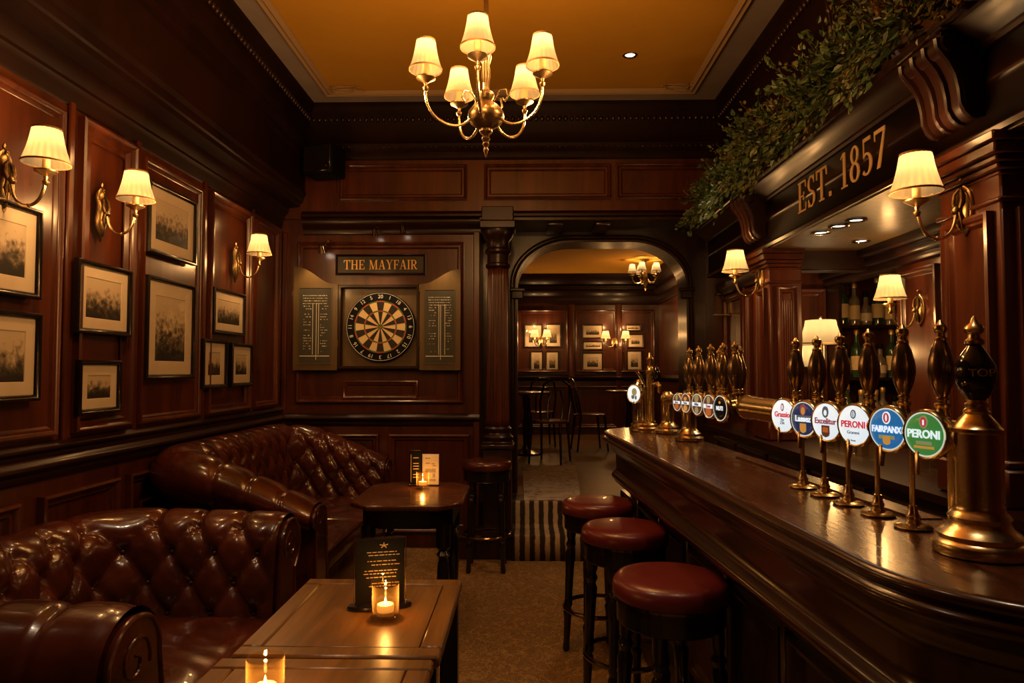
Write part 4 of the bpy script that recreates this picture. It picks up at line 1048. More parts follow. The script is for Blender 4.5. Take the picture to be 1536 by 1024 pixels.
# ------------------------------------------------------------------ stools
def make_stool(label, x, y, seat='redleather', zs=.735, r=.172, group='round padded bar stools', rot=0):
    t = thing('bar_stool', label, 'stool', (x, y, 0), rot, group)
    m = MB(); m.lathe([(r*.94, zs-.062), (r*.985, zs-.056), (r*1.0, zs-.045), (r*1.0, zs-.028), (r*.975, zs-.014), (r*.92, zs-.004), (r*.80, zs+.001), (r*.5, zs+.004), (.0001, zs+.005)], n=48); obj('seat', m, M[seat], t, sharp=80)
    m = MB(); m.lathe([(r*.945, zs-.068), (r*.985, zs-.066), (r*.985, zs-.058), (r*.945, zs-.058)], n=48); obj('seat_band', m, M['gunmetal'], t)
    m = MB(); m.lathe([(r*.90, zs-.135), (r*.93, zs-.13), (r*.93, zs-.068), (r*.5, zs-.066), (.001, zs-.066)], n=40); m.lathe([(r*.90, zs-.135), (r*.6, zs-.132), (.001, zs-.13)], n=40); obj('apron', m, M['black'], t)
    H = zs-.07
    for k in range(4):
        a_ = R(45+90*k); d_ = Vector((cos(a_), sin(a_), 0)); b0 = d_*(r*.96); b1 = d_*(r*.76)
        pr = [(.012, 0), (.018, .012), (.015, .05), (.018, .16), (.022, .19), (.015, .205), (.022, .225), (.018, .25), (.021, .40), (.024, .47), (.016, .49), (.024, .51), (.016, .53), (.022, .55), (.023, H)]
        lm = MB(lambda X, Y, Z, b0=b0, b1=b1: (X+b0.x+(b1.x-b0.x)*Z/H, Y+b0.y+(b1.y-b0.y)*Z/H, Z)); lm.lathe(pr, n=14); obj('leg', lm, M['black'], t)
    rr = r*.93; m = MB(); m.tube([(rr*cos(2*pi*i/40), rr*sin(2*pi*i/40), .235) for i in range(40)], .010, 8, True); obj('foot_ring', m, M['gunmetal'], t)
    return t
for px, py, lab, yy in [(1005, 862, 'red bar stool nearest the viewer at the bar front', None), (937, 787, 'middle one of the three red bar stools at the bar', None), (908, 749, 'red bar stool farthest from the viewer, partly behind the middle one', None)]:
    p = at(px, py, Z=.735); make_stool(lab, p.x-(.035 if px == 908 else .0), p.y, rot=R(20))
p = at(731, 688, Z=.735); p.y -= .05; make_stool('dark stool standing beside the fluted column, away from the bar', p.x, p.y, 'darkseat' if 'darkseat' in M else 'leather')
# low bentwood seat tucked between the sofa and the plank table
p = at(420, 925, Z=.46)
t = thing('low_stool', 'low round bentwood stool tucked between the front sofa and the plank table', 'stool', (-.84, 2.0, 0))
m = MB(); m.lathe([(.10, .425), (.115, .43), (.118, .44), (.112, .45), (.09, .455), (.0001, .455)], n=32); obj('seat', m, M['table'], t)
for k in range(4):
    a_ = R(45+90*k); m = MB(); m.tube([(.115*cos(a_), .115*sin(a_), 0), (.10*cos(a_), .10*sin(a_), .25), (.085*cos(a_), .085*sin(a_), .43)], [.010, .013, .013], 8); obj('leg', m, M['table'], t)

# ------------------------------------------------------------------ fluted column beside the archway
cx_, cy_ = at(747, 500, Y=4.98).x, 4.98
t = thing('fluted_column', 'tall fluted dark wood column with turned capital beside the archway', 'column', (cx_, cy_, .17))
m = MB(); m.box((-.115, -.115, 0), (.115, .115, .05), .006); m.box((-.10, -.10, .05), (.10, .10, .62), .006); m.box((-.118, -.118, .62), (.118, .118, .65), .006); m.box((-.108, -.108, .65), (.108, .108, .67), .004); obj('pedestal', m, M['darkwood'], t)
m = MB(); m.lathe([(.105, .67), (.112, .685), (.112, .70), (.098, .715), (.092, .73), (.10, .745), (.10, .76), (.085, .775)], n=32); obj('base_ring', m, M['mould'], t)
nfl = 20
m = MB(); m.lathe([(.086-.010*q, .77+1.15*q) for q in [i/20 for i in range(21)]], n=nfl*6, ripple=lambda a_, z: -.11*abs(sin(a_*nfl/2))**1.5 if True else 0); obj('shaft', m, M['panel'], t, sharp=180)
m = MB(); m.lathe([(.076, 1.92), (.092, 1.935), (.092, 1.95), (.078, 1.96), (.078, 2.02), (.096, 2.04), (.096, 2.055), (.082, 2.07), (.082, 2.12), (.105, 2.15), (.118, 2.18), (.118, 2.20)], n=32); m.box((-.128, -.128, 2.20), (.128, .128, 2.255), .006); m.box((-.115, -.115, 2.255), (.115, .115, 2.36), .006); obj('capital', m, M['mould'], t)

# ------------------------------------------------------------------ things on the tables
def candle(label, x, y, z, r=.034, h=.088, power=1.0):
    t = thing('candle_holder', label, 'candle', (x, y, z), 0, 'lit candles in glasses')
    m = MB(); m.lathe([(r*.9, 0), (r*1.12, .002), (r*1.14, .008), (r*1.0, .014), (r*.96, .016), (.001, .016)], n=32); obj('foot', m, M['glass'], t)
    m = MB(); m.lathe([(r*.93, .014), (r*.98, .02), (r, .04), (r, h-.004), (r*.985, h), (r*.96, h-.003), (r*.955, .04), (r*.93, .022), (.0005, .020)], n=32, caps=False); obj('glass', m, M['candleglass'], t)
    m = MB(); m.lathe([(r*.62, .021), (r*.64, .026), (r*.64, .036), (r*.58, .039), (.0005, .038)], n=24); obj('tea_light', m, M['wax'], t)
    m = MB(); m.lathe([(.0008, .038), (.0024, .041), (.0032, .045), (.0022, .051), (.0009, .056), (.0003, .058)], n=12); obj('flame', m, M['flame'], t)
    light('candle_light', (x, y, z+.066), power, .003, (1, .50, .15))
    return t
p = at(578, 928, Z=TZ); candle('lit candle in a glass in front of the black menu stand', p.x, p.y, TZ, .035, .09, .75)
candle('lit candle in a glass on the nearest table at the bottom edge', -.505, 1.345, TZ, .036, .092, .75)
p = at(634, 733, Z=.72); candle('small lit candle on the far table by the white card', p.x, p.y, .72, .034, .09, .9)
# menu stand: two clear upright sleeves on a black foot, dark cards inside
p = at(566, 916, Z=TZ); t = thing('menu_stand', 'black menu card in a clear stand behind the candle on the plank table', 'menu stand', (p.x, p.y+.03, TZ), R(14))
m = MB(); m.lathe([(.085, 0), (.088, .004), (.084, .010), (.06, .013), (.001, .013)], n=36, f=lambda x, y, z: (x, y*.42, z)); obj('foot', m, M['black'], t)
m = MB(); m.box((-.066, -.003, .012), (.066, .003, .186), .001); obj('menu_card', m, M['blackpaint'], t)
m = MB(); m.box((-.070, -.0065, .010), (.070, -.0045, .190), .0006); m.box((-.070, .0045, .010), (.070, .0065, .190), .0006); obj('clear_sleeve', m, M['pane'], t)
m = MB(); m.tube([(-.070, -.006, .01), (-.070, -.006, .19), (.070, -.006, .19), (.070, -.006, .01)], .0012, 5); obj('sleeve_edge', m, M['chrome'], t)
random.seed(5); m = MB(lambda u, v, w: (u, -.0031-w, v))
for k, v in enumerate([.150, .142, .126, .116, .100, .092, .082, .066, .058]):
    u = -.02-random.uniform(0, .025)
    while u < .045:
        l = random.uniform(.004, .014); m.box((u, v-.0009, 0), (u+l, v+.0009, .0004)); u += l+.003
for i in range(5): a_ = R(90+72*i); m.tube([(.012*cos(a_)+.01, .168+.008*sin(a_), .0002), (.01, .168, .0002)], .0018, 4)
obj('menu_print', m, M['dullgold'], t)
p = at(621, 730, Z=.72); t = thing('menu_holder', 'narrow dark menu holder left of the white card on the far table', 'menu holder', (p.x, p.y+.045, .72), R(6))
m = MB(); m.box((-.038, -.028, 0), (.038, .028, .012), .004); obj('foot', m, M['black'], t)
m = MB(); m.box((-.032, -.014, .012), (.032, .014, .188), .003); obj('card_block', m, M['blackpaint'], t)
m = MB(lambda u, v, w: (u, -.0142-w, v)); m.box((-.024, .02, 0), (-.022, .17, .0005))
for v in (.15, .12, .105, .09, .06, .045): m.box((-.012, v, 0), (.018, v+.004, .0005))
obj('printed_lines', m, M['dullgold'], t)
m = MB(); m.box((-.03, -.018, .188), (.03, .018, .194), .002); obj('top_cap', m, M['gunmetal'], t)
p = at(643, 731, Z=.72); t = thing('table_card', 'upright white printed card behind the small candle on the far table', 'card', (p.x, p.y+.075, .72), R(-5))
M['card'] = mottled('off white card', (.50, .42, .36), (.58, .50, .43), 12, .8)
m = MB(); m.box((-.046, -.003, .004), (.046, .003, .170), .0006); obj('card', m, M['card'], t)
m = MB(); m.box((-.05, -.018, 0), (.05, .018, .006), .002); obj('foot', m, M['black'], t)
m = MB(lambda u, v, w: (u, -.0031-w, v)); random.seed(8)
for v, u0, u1 in [(.145, -.03, .0), (.118, -.028, -.004), (.115, .006, .022), (.105, .012, .03), (.085, -.03, .03), (.078, -.03, .03), (.071, -.03, .03), (.06, .012, .026), (.052, .012, .026), (.044, .012, .026), (.03, -.03, .028), (.023, -.03, .028)]:
    u = u0
    while u < u1: l = random.uniform(.002, .007); m.box((u, v, 0), (u+l, v+.004, .0004)); u += l+.002
obj('print', m, M['blackpaint'], t)

# ------------------------------------------------------------------ rugs
m = MB(); a = at(768, 750, Z=.34); b = at(872, 750, Z=.34)
m.add([(x, y, z) for x in (a.x, b.x) for y, z in [(4.90, .0), (4.898, .176), (4.93, .179), (5.243, .179), (5.243, .345)]] + [], [(i, i+1, i+6, i+5) for i in range(4)])
m2 = MB(); q = [(4.894, .002), (4.894, .168), (4.900, .178), (4.93, .180), (5.235, .180), (5.240, .186), (5.240, .338), (5.248, .349), (5.30, .350)]; q2 = [(y+.008, z-.0) if i < 3 else (y, z-.0045) for i, (y, z) in enumerate(q)]
n = len(q); vs = [(x, y, z) for x in (a.x, b.x) for y, z in q]; m2.add(vs, [(i, i+1, n+i+1, n+i) for i in range(n-1)])
o = obj('stair_runner', m2, M['stripe'], sharp=20); sm = o.modifiers.new('thickness', 'SOLIDIFY'); sm.thickness = .004; sm.offset = -1
tag(o, 'striped brown and cream carpet running over the two wooden steps', 'carpet')
m = MB(); a0 = at(786, 752, Z=.345); a1 = at(872, 752, Z=.345); a2 = at(860, 698, Z=.345); a3 = at(784, 698, Z=.345)
ys = 5.31; m.prism([(a0.x, ys), (a1.x, ys), (a2.x+.03, a2.y), (a3.x, a3.y)], .340, .349, f=lambda u, v, w: (u, v, w)); o = obj('hall_rug', m, M['rug']); tag(o, 'pale worn rug lying on the raised floor beyond the steps', 'rug')
# ------------------------------------------------------------------ beer pumps
M['pump_black'] = plain('black glazed handle', (.012, .009, .007), .08, 0, .6)
M['pump_brown'] = plain('smoked brown handle', (.11, .055, .025), .12, .35, .5)
M['pump_bronze'] = plain('bronze handle', (.30, .20, .11), .2, .9)
def badge_mat(name, c, s): 
    m, t, b = nt(name); b.inputs['Base Color'].default_value = (*c, 1); b.inputs['Roughness'].default_value = .25
    b.inputs['Emission Color'].default_value = (*c, 1); b.inputs['Emission Strength'].default_value = s; return m
M['lit_white'] = badge_mat('lit white lens', (.80, .92, .98), .85); M['lit_navy'] = badge_mat('lit navy lens', (.02, .03, .09), .8)
M['lit_blue'] = badge_mat('lit blue lens', (.02, .16, .42), .7); M['lit_green'] = badge_mat('lit green lens', (.05, .22, .045), .75)
M['lit_black'] = badge_mat('black lens', (.008, .008, .010), .2); M['lit_red'] = badge_mat('lit red print', (.55, .05, .06), .7); M['lit_wine'] = badge_mat('lit wine print', (.28, .07, .08), .7)
M['lit_gold'] = badge_mat('lit gold print', (.65, .33, .06), .6); M['lit_grey'] = badge_mat('lit grey print', (.12, .14, .16), .6); M['lit_amber'] = badge_mat('lit amber print', (.50, .14, .03), .6)
M['lit_olive'] = badge_mat('lit olive print', (.36, .36, .17), .5); M['lit_brown'] = badge_mat('lit brown print', (.14, .05, .03), .5); M['lit_ring'] = badge_mat('lit pale ring', (.72, .78, .66), .7)
def mk_handle(kind):
    g = MB(); g.lathe([(.0085, .014), (.012, .022), (.0185, .040), (.0225, .062), (.0215, .082), (.0165, .104), (.0105, .120), (.0085, .124)], n=24)
    f = MB(); f.lathe([(.010, -.006), (.013, -.002), (.013, .003), (.0085, .005), (.0085, .009), (.0115, .010), (.0115, .014), (.008, .017)], n=18)
    p = MB(); p.lathe([(.008, .118), (.0115, .121), (.0115, .125), (.0075, .128), (.0075, .134), (.0105, .137), (.0120, .143), (.0105, .149), (.006, .152), (.003, .158), (.0005, .160)], n=18)
    return g.mesh('grip'), f.mesh('ferrule'), p.mesh('finial')
H0 = mk_handle(0)
def handle(par, loc, mat, k=1.0):
    h = obj('tap_handle', H0[0], M[mat], par, loc); f = obj('ferrule', H0[1], M['brass'], h); p = obj('finial', H0[2], M['brass'], h); h.scale = (k, k, k); return h
def badge(par, loc, rot, r, lens, ring, words, emblem, k=1.0):
    """round lit badge facing local -y"""
    m = MB(face); m.lathe([(r*.5, -.022), (r*.98, -.018), (r*1.06, -.008), (r*1.06, .002), (r*1.0, .006), (r*.94, .005)], n=40, f=lambda x, y, z: (x, -z, y), caps=False)
    o = obj('badge_rim', m, M['brass'], par, loc); o.rotation_euler = (0, 0, rot)
    m = MB(); m.lathe([(r*.985, .001), (r*.93, .0045), (r*.5, .0062), (.0001, .0066)], n=40, f=lambda x, y, z: (x, -z, y)); obj('lens', m, M[lens], o, sharp=80)
    if ring: m = MB(); m.lathe([(r*.985, .0016), (r*.93, .0050), (r*.88, .0052), (r*.88, .0040)], n=40, caps=False, f=lambda x, y, z: (x, -z, y)); obj('border_ring', m, M[ring], o)
    for txt, size, v, mat, sx in words:
        me = lettering(txt, size*r, .0012, sx, .0005 if size > .3 else 0); obj('lettering', me, M[mat], o, (0, -.0068, v*r))
    for shp, u, v, w, h, mat in emblem:
        q = MB(face)
        if shp == 'oval': poly = [(u*r+w*r/2*cos(2*pi*i/20), v*r+h*r/2*sin(2*pi*i/20)) for i in range(20)]
        elif shp == 'shield': poly = [(u*r+a*w*r/2, v*r+b*h*r/2) for a, b in [(-1, 1), (1, 1), (1, -.3), (.75, -.75), (0, -1), (-.75, -.75), (-1, -.3)]]
        else: poly = [(u*r-w*r/2, v*r-h*r/2), (u*r+w*r/2, v*r-h*r/2), (u*r+w*r/2, v*r+h*r/2), (u*r-w*r/2, v*r+h*r/2)]
        zz = .0064 + .0004*(1+[e is None for e in emblem].count(True)); q.prism(poly, .005, .0068+.00025*emblem.index((shp, u, v, w, h, mat))); obj('emblem', q, M[mat], o)
    return o
# ---- big pump row: near brass column, long pipe, six badges
cp = at(1467, 700, Y=1.22); bx_, by_ = cp.x, cp.y
Fn = thing('beer_font', 'large brass beer font with six lit round badges along its long pipe', 'beer pump', (bx_, by_, 1.031), TH)
m = MB(); m.lathe([(.071, 0), (.074, .004), (.074, .016), (.070, .022), (.064, .026), (.066, .034), (.058, .042), (.050, .048), (.046, .056), (.049, .064), (.044, .072), (.040, .076), (.0385, .085), (.0385, .208), (.041, .211), (.041, .217), (.036, .221), (.034, .225), (.026, .235), (.020, .242), (.0215, .247), (.016, .252), (.010, .256)], n=48); obj('column', m, M['brass'], Fn)
m = MB(); m.lathe([(.014, .252), (.018, .254), (.018, .260), (.013, .263), (.016, .267)], n=24); obj('collar', m, M['brass'], Fn)
m = MB(); m.lathe([(.013, .265), (.023, .277), (.031, .295), (.0335, .312), (.031, .328), (.022, .345), (.014, .358), (.010, .365)], n=32); gh = obj('large_handle', m, M['pump_black'], Fn)
me = lettering('TOP', .019, .001, 1.1); o = obj('lettering', me, M['dullgold'], gh, (-.012, -.0325, .314)); o.rotation_euler = (0, 0, R(-20))
m = MB(); m.lathe([(.010, .362), (.015, .366), (.015, .371), (.010, .375), (.009, .382), (.014, .386), (.016, .392), (.013, .398), (.007, .402), (.004, .411), (.0006, .415)], n=20); obj('finial', m, M['brass'], gh)
# pipe in the font's own frame: runs along +y (away)
px_, pz_ = -.015, .200
def fl(px, Y): p = at(px, 620, Y=Y); return p
bs = [(1391, 651, 70), (1335, 643, 66), (1285, 637, 61), (1243, 632, 57), (1209, 628, 54), (1178, 623, 50)]
m = MB(); L1 = 1.02
m.lathe([(.028, -.03), (.028, .0), (.030, .03), (.032, .05), (.035, .08), (.035, L1-.08), (.039, L1-.07), (.039, L1-.04), (.03, L1-.02), (.001, L1-.012)], (px_, .03, pz_), 32, ax='y')
obj('cross_pipe', m, M['brass'], Fn)
inv = Matrix.Rotation(-TH, 3, 'Z')
D6 = [('lit_white', None, [('Grassio', .44, .06, 'lit_red', .92), ('The', .20, -.24, 'lit_grey', 1), ('Zils', .26, -.42, 'lit_grey', 1)], [('oval', 0, .50, .24, .46, 'lit_wine'), ('oval', 0, .50, .12, .30, 'lit_white')]),
      ('lit_navy', 'lit_ring', [('Lassez', .46, 0, 'lit_white', .95)], [('rect', .0, .02, 1.5, .36, 'lit_grey'), ('oval', 0, .50, .42, .62, 'lit_wine'), ('oval', .02, .44, .28, .42, 'lit_gold'), ('shield', 0, -.50, .44, .52, 'lit_gold')]),
      ('lit_white', None, [('Excelitur', .42, .02, 'lit_wine', .95)], [('oval', 0, .50, .42, .60, 'lit_grey'), ('oval', 0, .46, .20, .30, 'lit_white'), ('shield', 0, -.50, .52, .62, 'lit_brown'), ('rect', 0, -.42, .36, .26, 'lit_amber')]),
      ('lit_white', None, [('PERONI', .44, .02, 'lit_red', .95), ('Grammi', .22, -.36, 'lit_grey', 1), ('Roma', .12, -.74, 'lit_grey', 1)], [('oval', 0, .52, .32, .44, 'lit_grey'), ('oval', 0, .52, .18, .30, 'lit_white'), ('rect', .0, .52, .05, .24, 'lit_grey')]),
      ('lit_blue', 'lit_ring', [('FAIRPANX', .40, -.02, 'lit_white', .82)], [('oval', 0, .50, .42, .56, 'lit_white'), ('oval', 0, .50, .30, .44, 'lit_red'), ('oval', 0, .50, .10, .30, 'lit_white'), ('rect', 0, -.36, .80, .16, 'lit_olive'), ('shield', 0, -.50, .36, .40, 'lit_gold')]),
      ('lit_green', 'lit_ring', [('PERONI', .48, .0, 'lit_white', .92)], [('oval', 0, .52, .40, .54, 'lit_olive'), ('oval', 0, .52, .28, .42, 'lit_red'), ('rect', 0, .50, .08, .22, 'lit_white'), ('rect', 0, -.36, .70, .14, 'lit_olive'), ('rect', 0, -.54, .9, .10, 'lit_gold')])][::-1]
hm = ['pump_bronze', 'pump_bronze', 'pump_brown', 'pump_black', 'pump_brown', 'pump_black']
def build_font(Fn, badges, hx, pipe_x, pipe_z, face_rot, data, hmats, hk, stems, rk=1.0):
    rx = Fn.location
    for k, (px, py, hpx) in enumerate(badges):
        # solve the depth along the pipe line for this column of the photo
        lo, hi = .5, 6.0
        for _ in range(40):
            y = (lo+hi)/2; w_ = Vector((pipe_x, y-rx.y, 0)); wx = rx.x + (pipe_x-.036)*cos(TH) - (y-rx.y)*sin(TH)
            pxx = at(px, py, Y=y).x
            if pxx > wx: hi = y
            else: lo = y
        ly = (y-rx.y)/cos(TH); pz = at(px, py, Y=y).z-rx.z
        r = hpx/2/1024*y*rk
        lens, ring, words, emb = data[k]
        badge(Fn, (pipe_x-.040, ly, pz), R(-90)+face_rot-TH*0, r, lens, ring, words, emb)
        m = MB(); m.lathe([(.020, -.040), (.023, -.030), (.026, -.012), (.026, .012), (.021, .03), (.016, .04)], (pipe_x, ly+.010, pz), 20, ax='x'); obj('tap_body', m, M['brass'], Fn)
        m = MB(); m.lathe([(.015, .02), (.011, .03), (.011, .040)], (pipe_x, ly+.012, pz+.012), 16); obj('handle_post', m, M['brass'], Fn)
        handle(Fn, (pipe_x+hx, ly+.012, pz+.052), hmats[k], hk)
        if stems:
            z0 = -.0
            m = MB(); m.tube([(pipe_x+.018, ly+.02, pz-.01), (pipe_x+.018, ly+.02, .004)], .0055, 8); obj('supply_stem', m, M['brass'], Fn)
            m = MB(); m.lathe([(.034, .0), (.036, .003), (.030, .007), (.016, .010), (.012, .018), (.014, .024), (.010, .03), (.008, .045)], (pipe_x+.018, ly+.02, 0), 24); obj('stem_base', m, M['brass'], Fn)
            m = MB(); m.tube([(pipe_x-.03, ly+.015, pz-.02), (pipe_x-.045, ly+.015, pz-.035), (pipe_x-.048, ly+.015, pz-.075)], [.008, .007, .005], 8); obj('spout', m, M['brass'], Fn)
build_font(Fn, bs, 0, px_, pz_, R(18), D6, hm, 1.0, True)
# small pale lamp light given by the lit lenses is emitted by the lenses themselves
# ---- far pump row: two brass columns, five oval-looking badges
c1 = bp(.20, 3.16)
F2 = thing('beer_font', 'smaller brass beer font with five dim round badges, far half of the bar', 'beer pump', (at(1034, 655, Y=3.12).x, 3.12, 1.031), TH)
colprof = [(.060, 0), (.064, .004), (.064, .016), (.052, .024), (.054, .034), (.042, .044), (.034, .056), (.032, .066), (.0315, .16), (.036, .166), (.036, .172), (.030, .178), (.028, .20), (.02, .21)]
for dy in (0, .36):
    m = MB(); m.lathe(colprof, (0, dy, 0), 32); obj('column', m, M['brass'], F2)
m = MB(); m.lathe([(.02, -.52), (.026, -.51), (.026, .40), (.02, .41)], (0, 0, .175), 24, ax='y'); obj('cross_pipe', m, M['brass'], F2)
b5 = [(1083, 612, 40), (1066, 609, 36), (1048, 606, 33), (1031, 604, 30), (1018, 603, 27)]
D5 = [('lit_black', 'lit_ring', [('NUTI', .44, -.02, 'lit_white', .9)], [('oval', 0, .42, .26, .22, 'lit_gold')]),
      ('lit_brown', 'lit_ring', [('Zaxer', .34, .0, 'lit_wine', .9)], [('rect', 0, 0, 1.5, .34, 'lit_white'), ('oval', 0, .5, .5, .6, 'lit_olive'), ('shield', 0, -.5, .8, .6, 'lit_amber')]),
      ('lit_brown', 'lit_ring', [('Alden', .34, .0, 'lit_grey', .9)], [('rect', 0, 0, 1.5, .34, 'lit_white'), ('oval', 0, .5, .7, .7, 'lit_olive'), ('oval', 0, -.52, .6, .6, 'lit_olive')]),
      ('lit_brown', 'lit_ring', [('Tosca', .34, .0, 'lit_grey', .9)], [('rect', 0, 0, 1.4, .3, 'lit_white'), ('oval', 0, .4, .6, .4, 'lit_gold'), ('oval', 0, -.5, .7, .6, 'lit_gold')]),
      ('lit_brown', 'lit_ring', [('Roux', .34, .0, 'lit_grey', .9)], [('rect', 0, 0, 1.4, .3, 'lit_white'), ('oval', 0, .5, .5, .6, 'lit_olive'), ('oval', 0, -.45, .8, .6, 'lit_amber')])]
build_font(F2, b5, .02, 0, .175, R(12), D5, ['pump_black', 'pump_bronze', 'pump_black', 'pump_black', 'pump_brown'], 1.25, False)
for dx, dy, mt in [(.10, -.36, 'pump_black'), (.115, -.28, 'pump_brown'), (.10, -.12, 'pump_black')]:
    m = MB(); m.tube([(0, dy, .175), (dx, dy, .19), (dx, dy, .225)], .010, 8); obj('side_arm', m, M['brass'], F2); handle(F2, (dx, dy, .225), mt, 1.2)
# ---- lone tall font with one badge at the far end
p = at(967, 640, Z=1.031)
F3 = thing('lager_font', 'tall chrome and brass font with one pale badge at the far end of the bar', 'beer pump', (at(966, 600, Y=3.62).x, 3.62, 1.031), 0)
m = MB(); m.lathe([(.075, 0), (.078, .005), (.078, .018), (.068, .024), (.070, .036), (.060, .044), (.060, .052)], n=36); obj('base', m, M['brass'], F3)
m = MB(); m.lathe([(.030, .05), (.031, .06), (.028, .22), (.024, .245), (.016, .26), (.010, .27)], (-.02, 0, 0), 24, f=lambda x, y, z: (x*1.25, y, z)); obj('chrome_body', m, M['chrome'], F3)
m = MB(); m.lathe([(.022, .05), (.023, .06), (.021, .30), (.026, .306), (.026, .316), (.018, .325), (.016, .35), (.021, .36), (.021, .38), (.012, .39), (.008, .41), (.001, .415)], (.032, 0, 0), 24); obj('brass_column', m, M['brass'], F3)
badge(F3, (-.052, -.012, .195), R(-52), .050, 'lit_white', 'lit_olive', [], [('oval', .1, .2, .7, .8, 'lit_olive'), ('shield', -.1, -.35, .4, .4, 'lit_grey'), ('shield', .3, -.4, .25, .4, 'lit_grey')])
m = MB(); m.tube([(-.01, -.03, .25), (-.03, -.05, .29), (-.05, -.055, .315)], [.010, .009, .007], 8); obj('tap_lever', m, M['chrome'], F3)
m = MB(); m.tube([(.05, -.02, .24), (.065, -.045, .25), (.07, -.06, .235), (.07, -.06, .20)], [.011, .012, .011, .009], 8); obj('spout', m, M['brass'], F3)
m = MB(); m.lathe([(.012, .27), (.022, .28), (.026, .30), (.016, .33), (.010, .34)], (.06, -.03, 0), 18); obj('side_handle', m, M['pump_black'], F3)
# ------------------------------------------------------------------ hand pump row, bottles, glasses and lamp behind the bar
BCZ = .949
def bottle_meshes(kind):
    b = {'wine': [(.030, 0), (.036, .003), (.037, .02), (.037, .17), (.033, .195), (.018, .22), (.0135, .24), (.013, .285)],
         'spirit': [(.030, 0), (.034, .003), (.035, .02), (.035, .16), (.030, .18), (.016, .195), (.014, .21), (.014, .25)],
         'squat': [(.030, 0), (.034, .004), (.036, .03), (.034, .09), (.026, .125), (.016, .14), (.015, .19)]}[kind]
    top = b[-1][1]
    cap = [(.0155, top-.004), (.0165, top), (.0165, top+.024), (.014, top+.028), (.001, top+.029)]
    r = max(q[0] for q in b); lz0, lz1 = {'wine': (.05, .14), 'spirit': (.04, .13), 'squat': (.03, .08)}[kind]
    return (MB().lathe(b, n=20).mesh('bottle_body'), MB().lathe(cap, n=14).mesh('cap'), MB().lathe([(r*1.006, lz0), (r*1.012, lz0+.001), (r*1.012, lz1), (r*1.006, lz1+.001)], n=20, caps=False).mesh('paper_label'))
BK = {k: bottle_meshes(k) for k in ('wine', 'spirit', 'squat')}
BM = {'clear': plain('clear bottle glass', (.16, .12, .075), .06, 0, .6), 'amber': plain('amber spirit', (.20, .07, .014), .06, 0, .6), 'green': plain('green bottle glass', (.02, .05, .015), .06, 0, .6), 'dark': plain('dark bottle glass', (.015, .008, .005), .06, 0, .6)}
def bottle(label, kind, c, lab, x, y, z, group):
    t = thing('bottle', label, 'bottle', (x, y, z), 0, group); a, b, c_ = BK[kind]
    obj('bottle_body', a, BM[c], t); obj('cap', b, M['gold'] if lab == 'cream' else M['blackpaint'], t); obj('paper_label', c_, M[lab], t); return t
# shelf unit at the far side of the recess
su = thing('bottle_shelf', 'wooden shelf unit with two boards of bottles at the back of the recess', 'shelf', (2.275, 4.505, BCZ))
for nm, a, b in [('side', (-.26, -.10, 0), (-.24, .11, 1.02)), ('side', (.24, -.10, 0), (.26, .11, 1.02)), ('shelf_board', (-.24, -.10, .335), (.24, .11, .350)), ('shelf_board', (-.24, -.10, .675), (.24, .11, .690)), ('shelf_board', (-.24, -.10, .0), (.24, .11, .012)), ('top_board', (-.26, -.10, 1.02), (.26, .11, 1.04))]:
    m = MB(); m.box(a, b, .003); obj(nm, m, M['mould'], su)
o_ = ['first', 'second', 'third', 'fourth', 'fifth', 'sixth']
kinds = [('spirit', 'clear', 'cream'), ('wine', 'dark', 'mat'), ('squat', 'amber', 'mat'), ('spirit', 'amber', 'blackpaint'), ('wine', 'green', 'cream'), ('squat', 'clear', 'mat')]
nmz = {'clear': 'clear', 'dark': 'near black', 'amber': 'amber', 'green': 'dark green', 'wine': 'tall', 'spirit': 'straight sided', 'squat': 'squat'}
for sh_, (z, nm) in enumerate([(.013, 'on the counter-level board'), (.352, 'on the middle board'), (.692, 'on the high board')]):
    for k in range(6):
        kd, c, lb = kinds[(k*5+sh_*2) % 6]
        bottle(f'{nmz[kd]} {nmz[c]} bottle {nm} of the shelf unit, {o_[k]} from the left', kd, c, lb, 2.275-.19+k*.076, 4.465+.02*((k*3+sh_) % 3), BCZ+z, 'bottles on the shelf unit')
# row of taller bottles on the counter before the shelf, seen between the handles
for k, (dx, kd, c, lb) in enumerate([(2.02, 'wine', 'dark', 'mat'), (2.11, 'spirit', 'clear', 'cream'), (2.20, 'spirit', 'amber', 'mat')]):
    bottle(f'{nmz[kd]} {nmz[c]} bottle standing on the back counter beside the lamp, {o_[k]} of three', kd, c, lb, dx, 4.33, BCZ, 'bottles beside the lamp')
gm = MB().lathe([(.024, 0), (.026, .003), (.028, .02), (.033, .115), (.034, .12), (.032, .118), (.027, .02), (.001, .012)], n=20, caps=False).mesh('drinking_glass')
k = 0
for r_, (yy, n_) in enumerate([(2.62, 7), (2.72, 7)]):
    for i in range(n_):
        o = obj('drinking_glass', gm, M['glass'], None, (1.52+i*.075+.03*r_, yy+.012*((i*7) % 3), BCZ)); tag(o, f'upturned beer glass in the {"front" if r_ == 0 else "rear"} row on the back counter, {["first","second","third","fourth","fifth","sixth","seventh"][i]} from the bar side', 'glass', 'glasses on the back counter')
for i in range(6):
    o = obj('drinking_glass', gm, M['glass'], None, (1.50+.01*(i % 2), 3.02+i*.085, BCZ)); tag(o, f'beer glass along the edge of the back counter, {o_[i]} going away', 'glass', 'glasses on the counter edge')
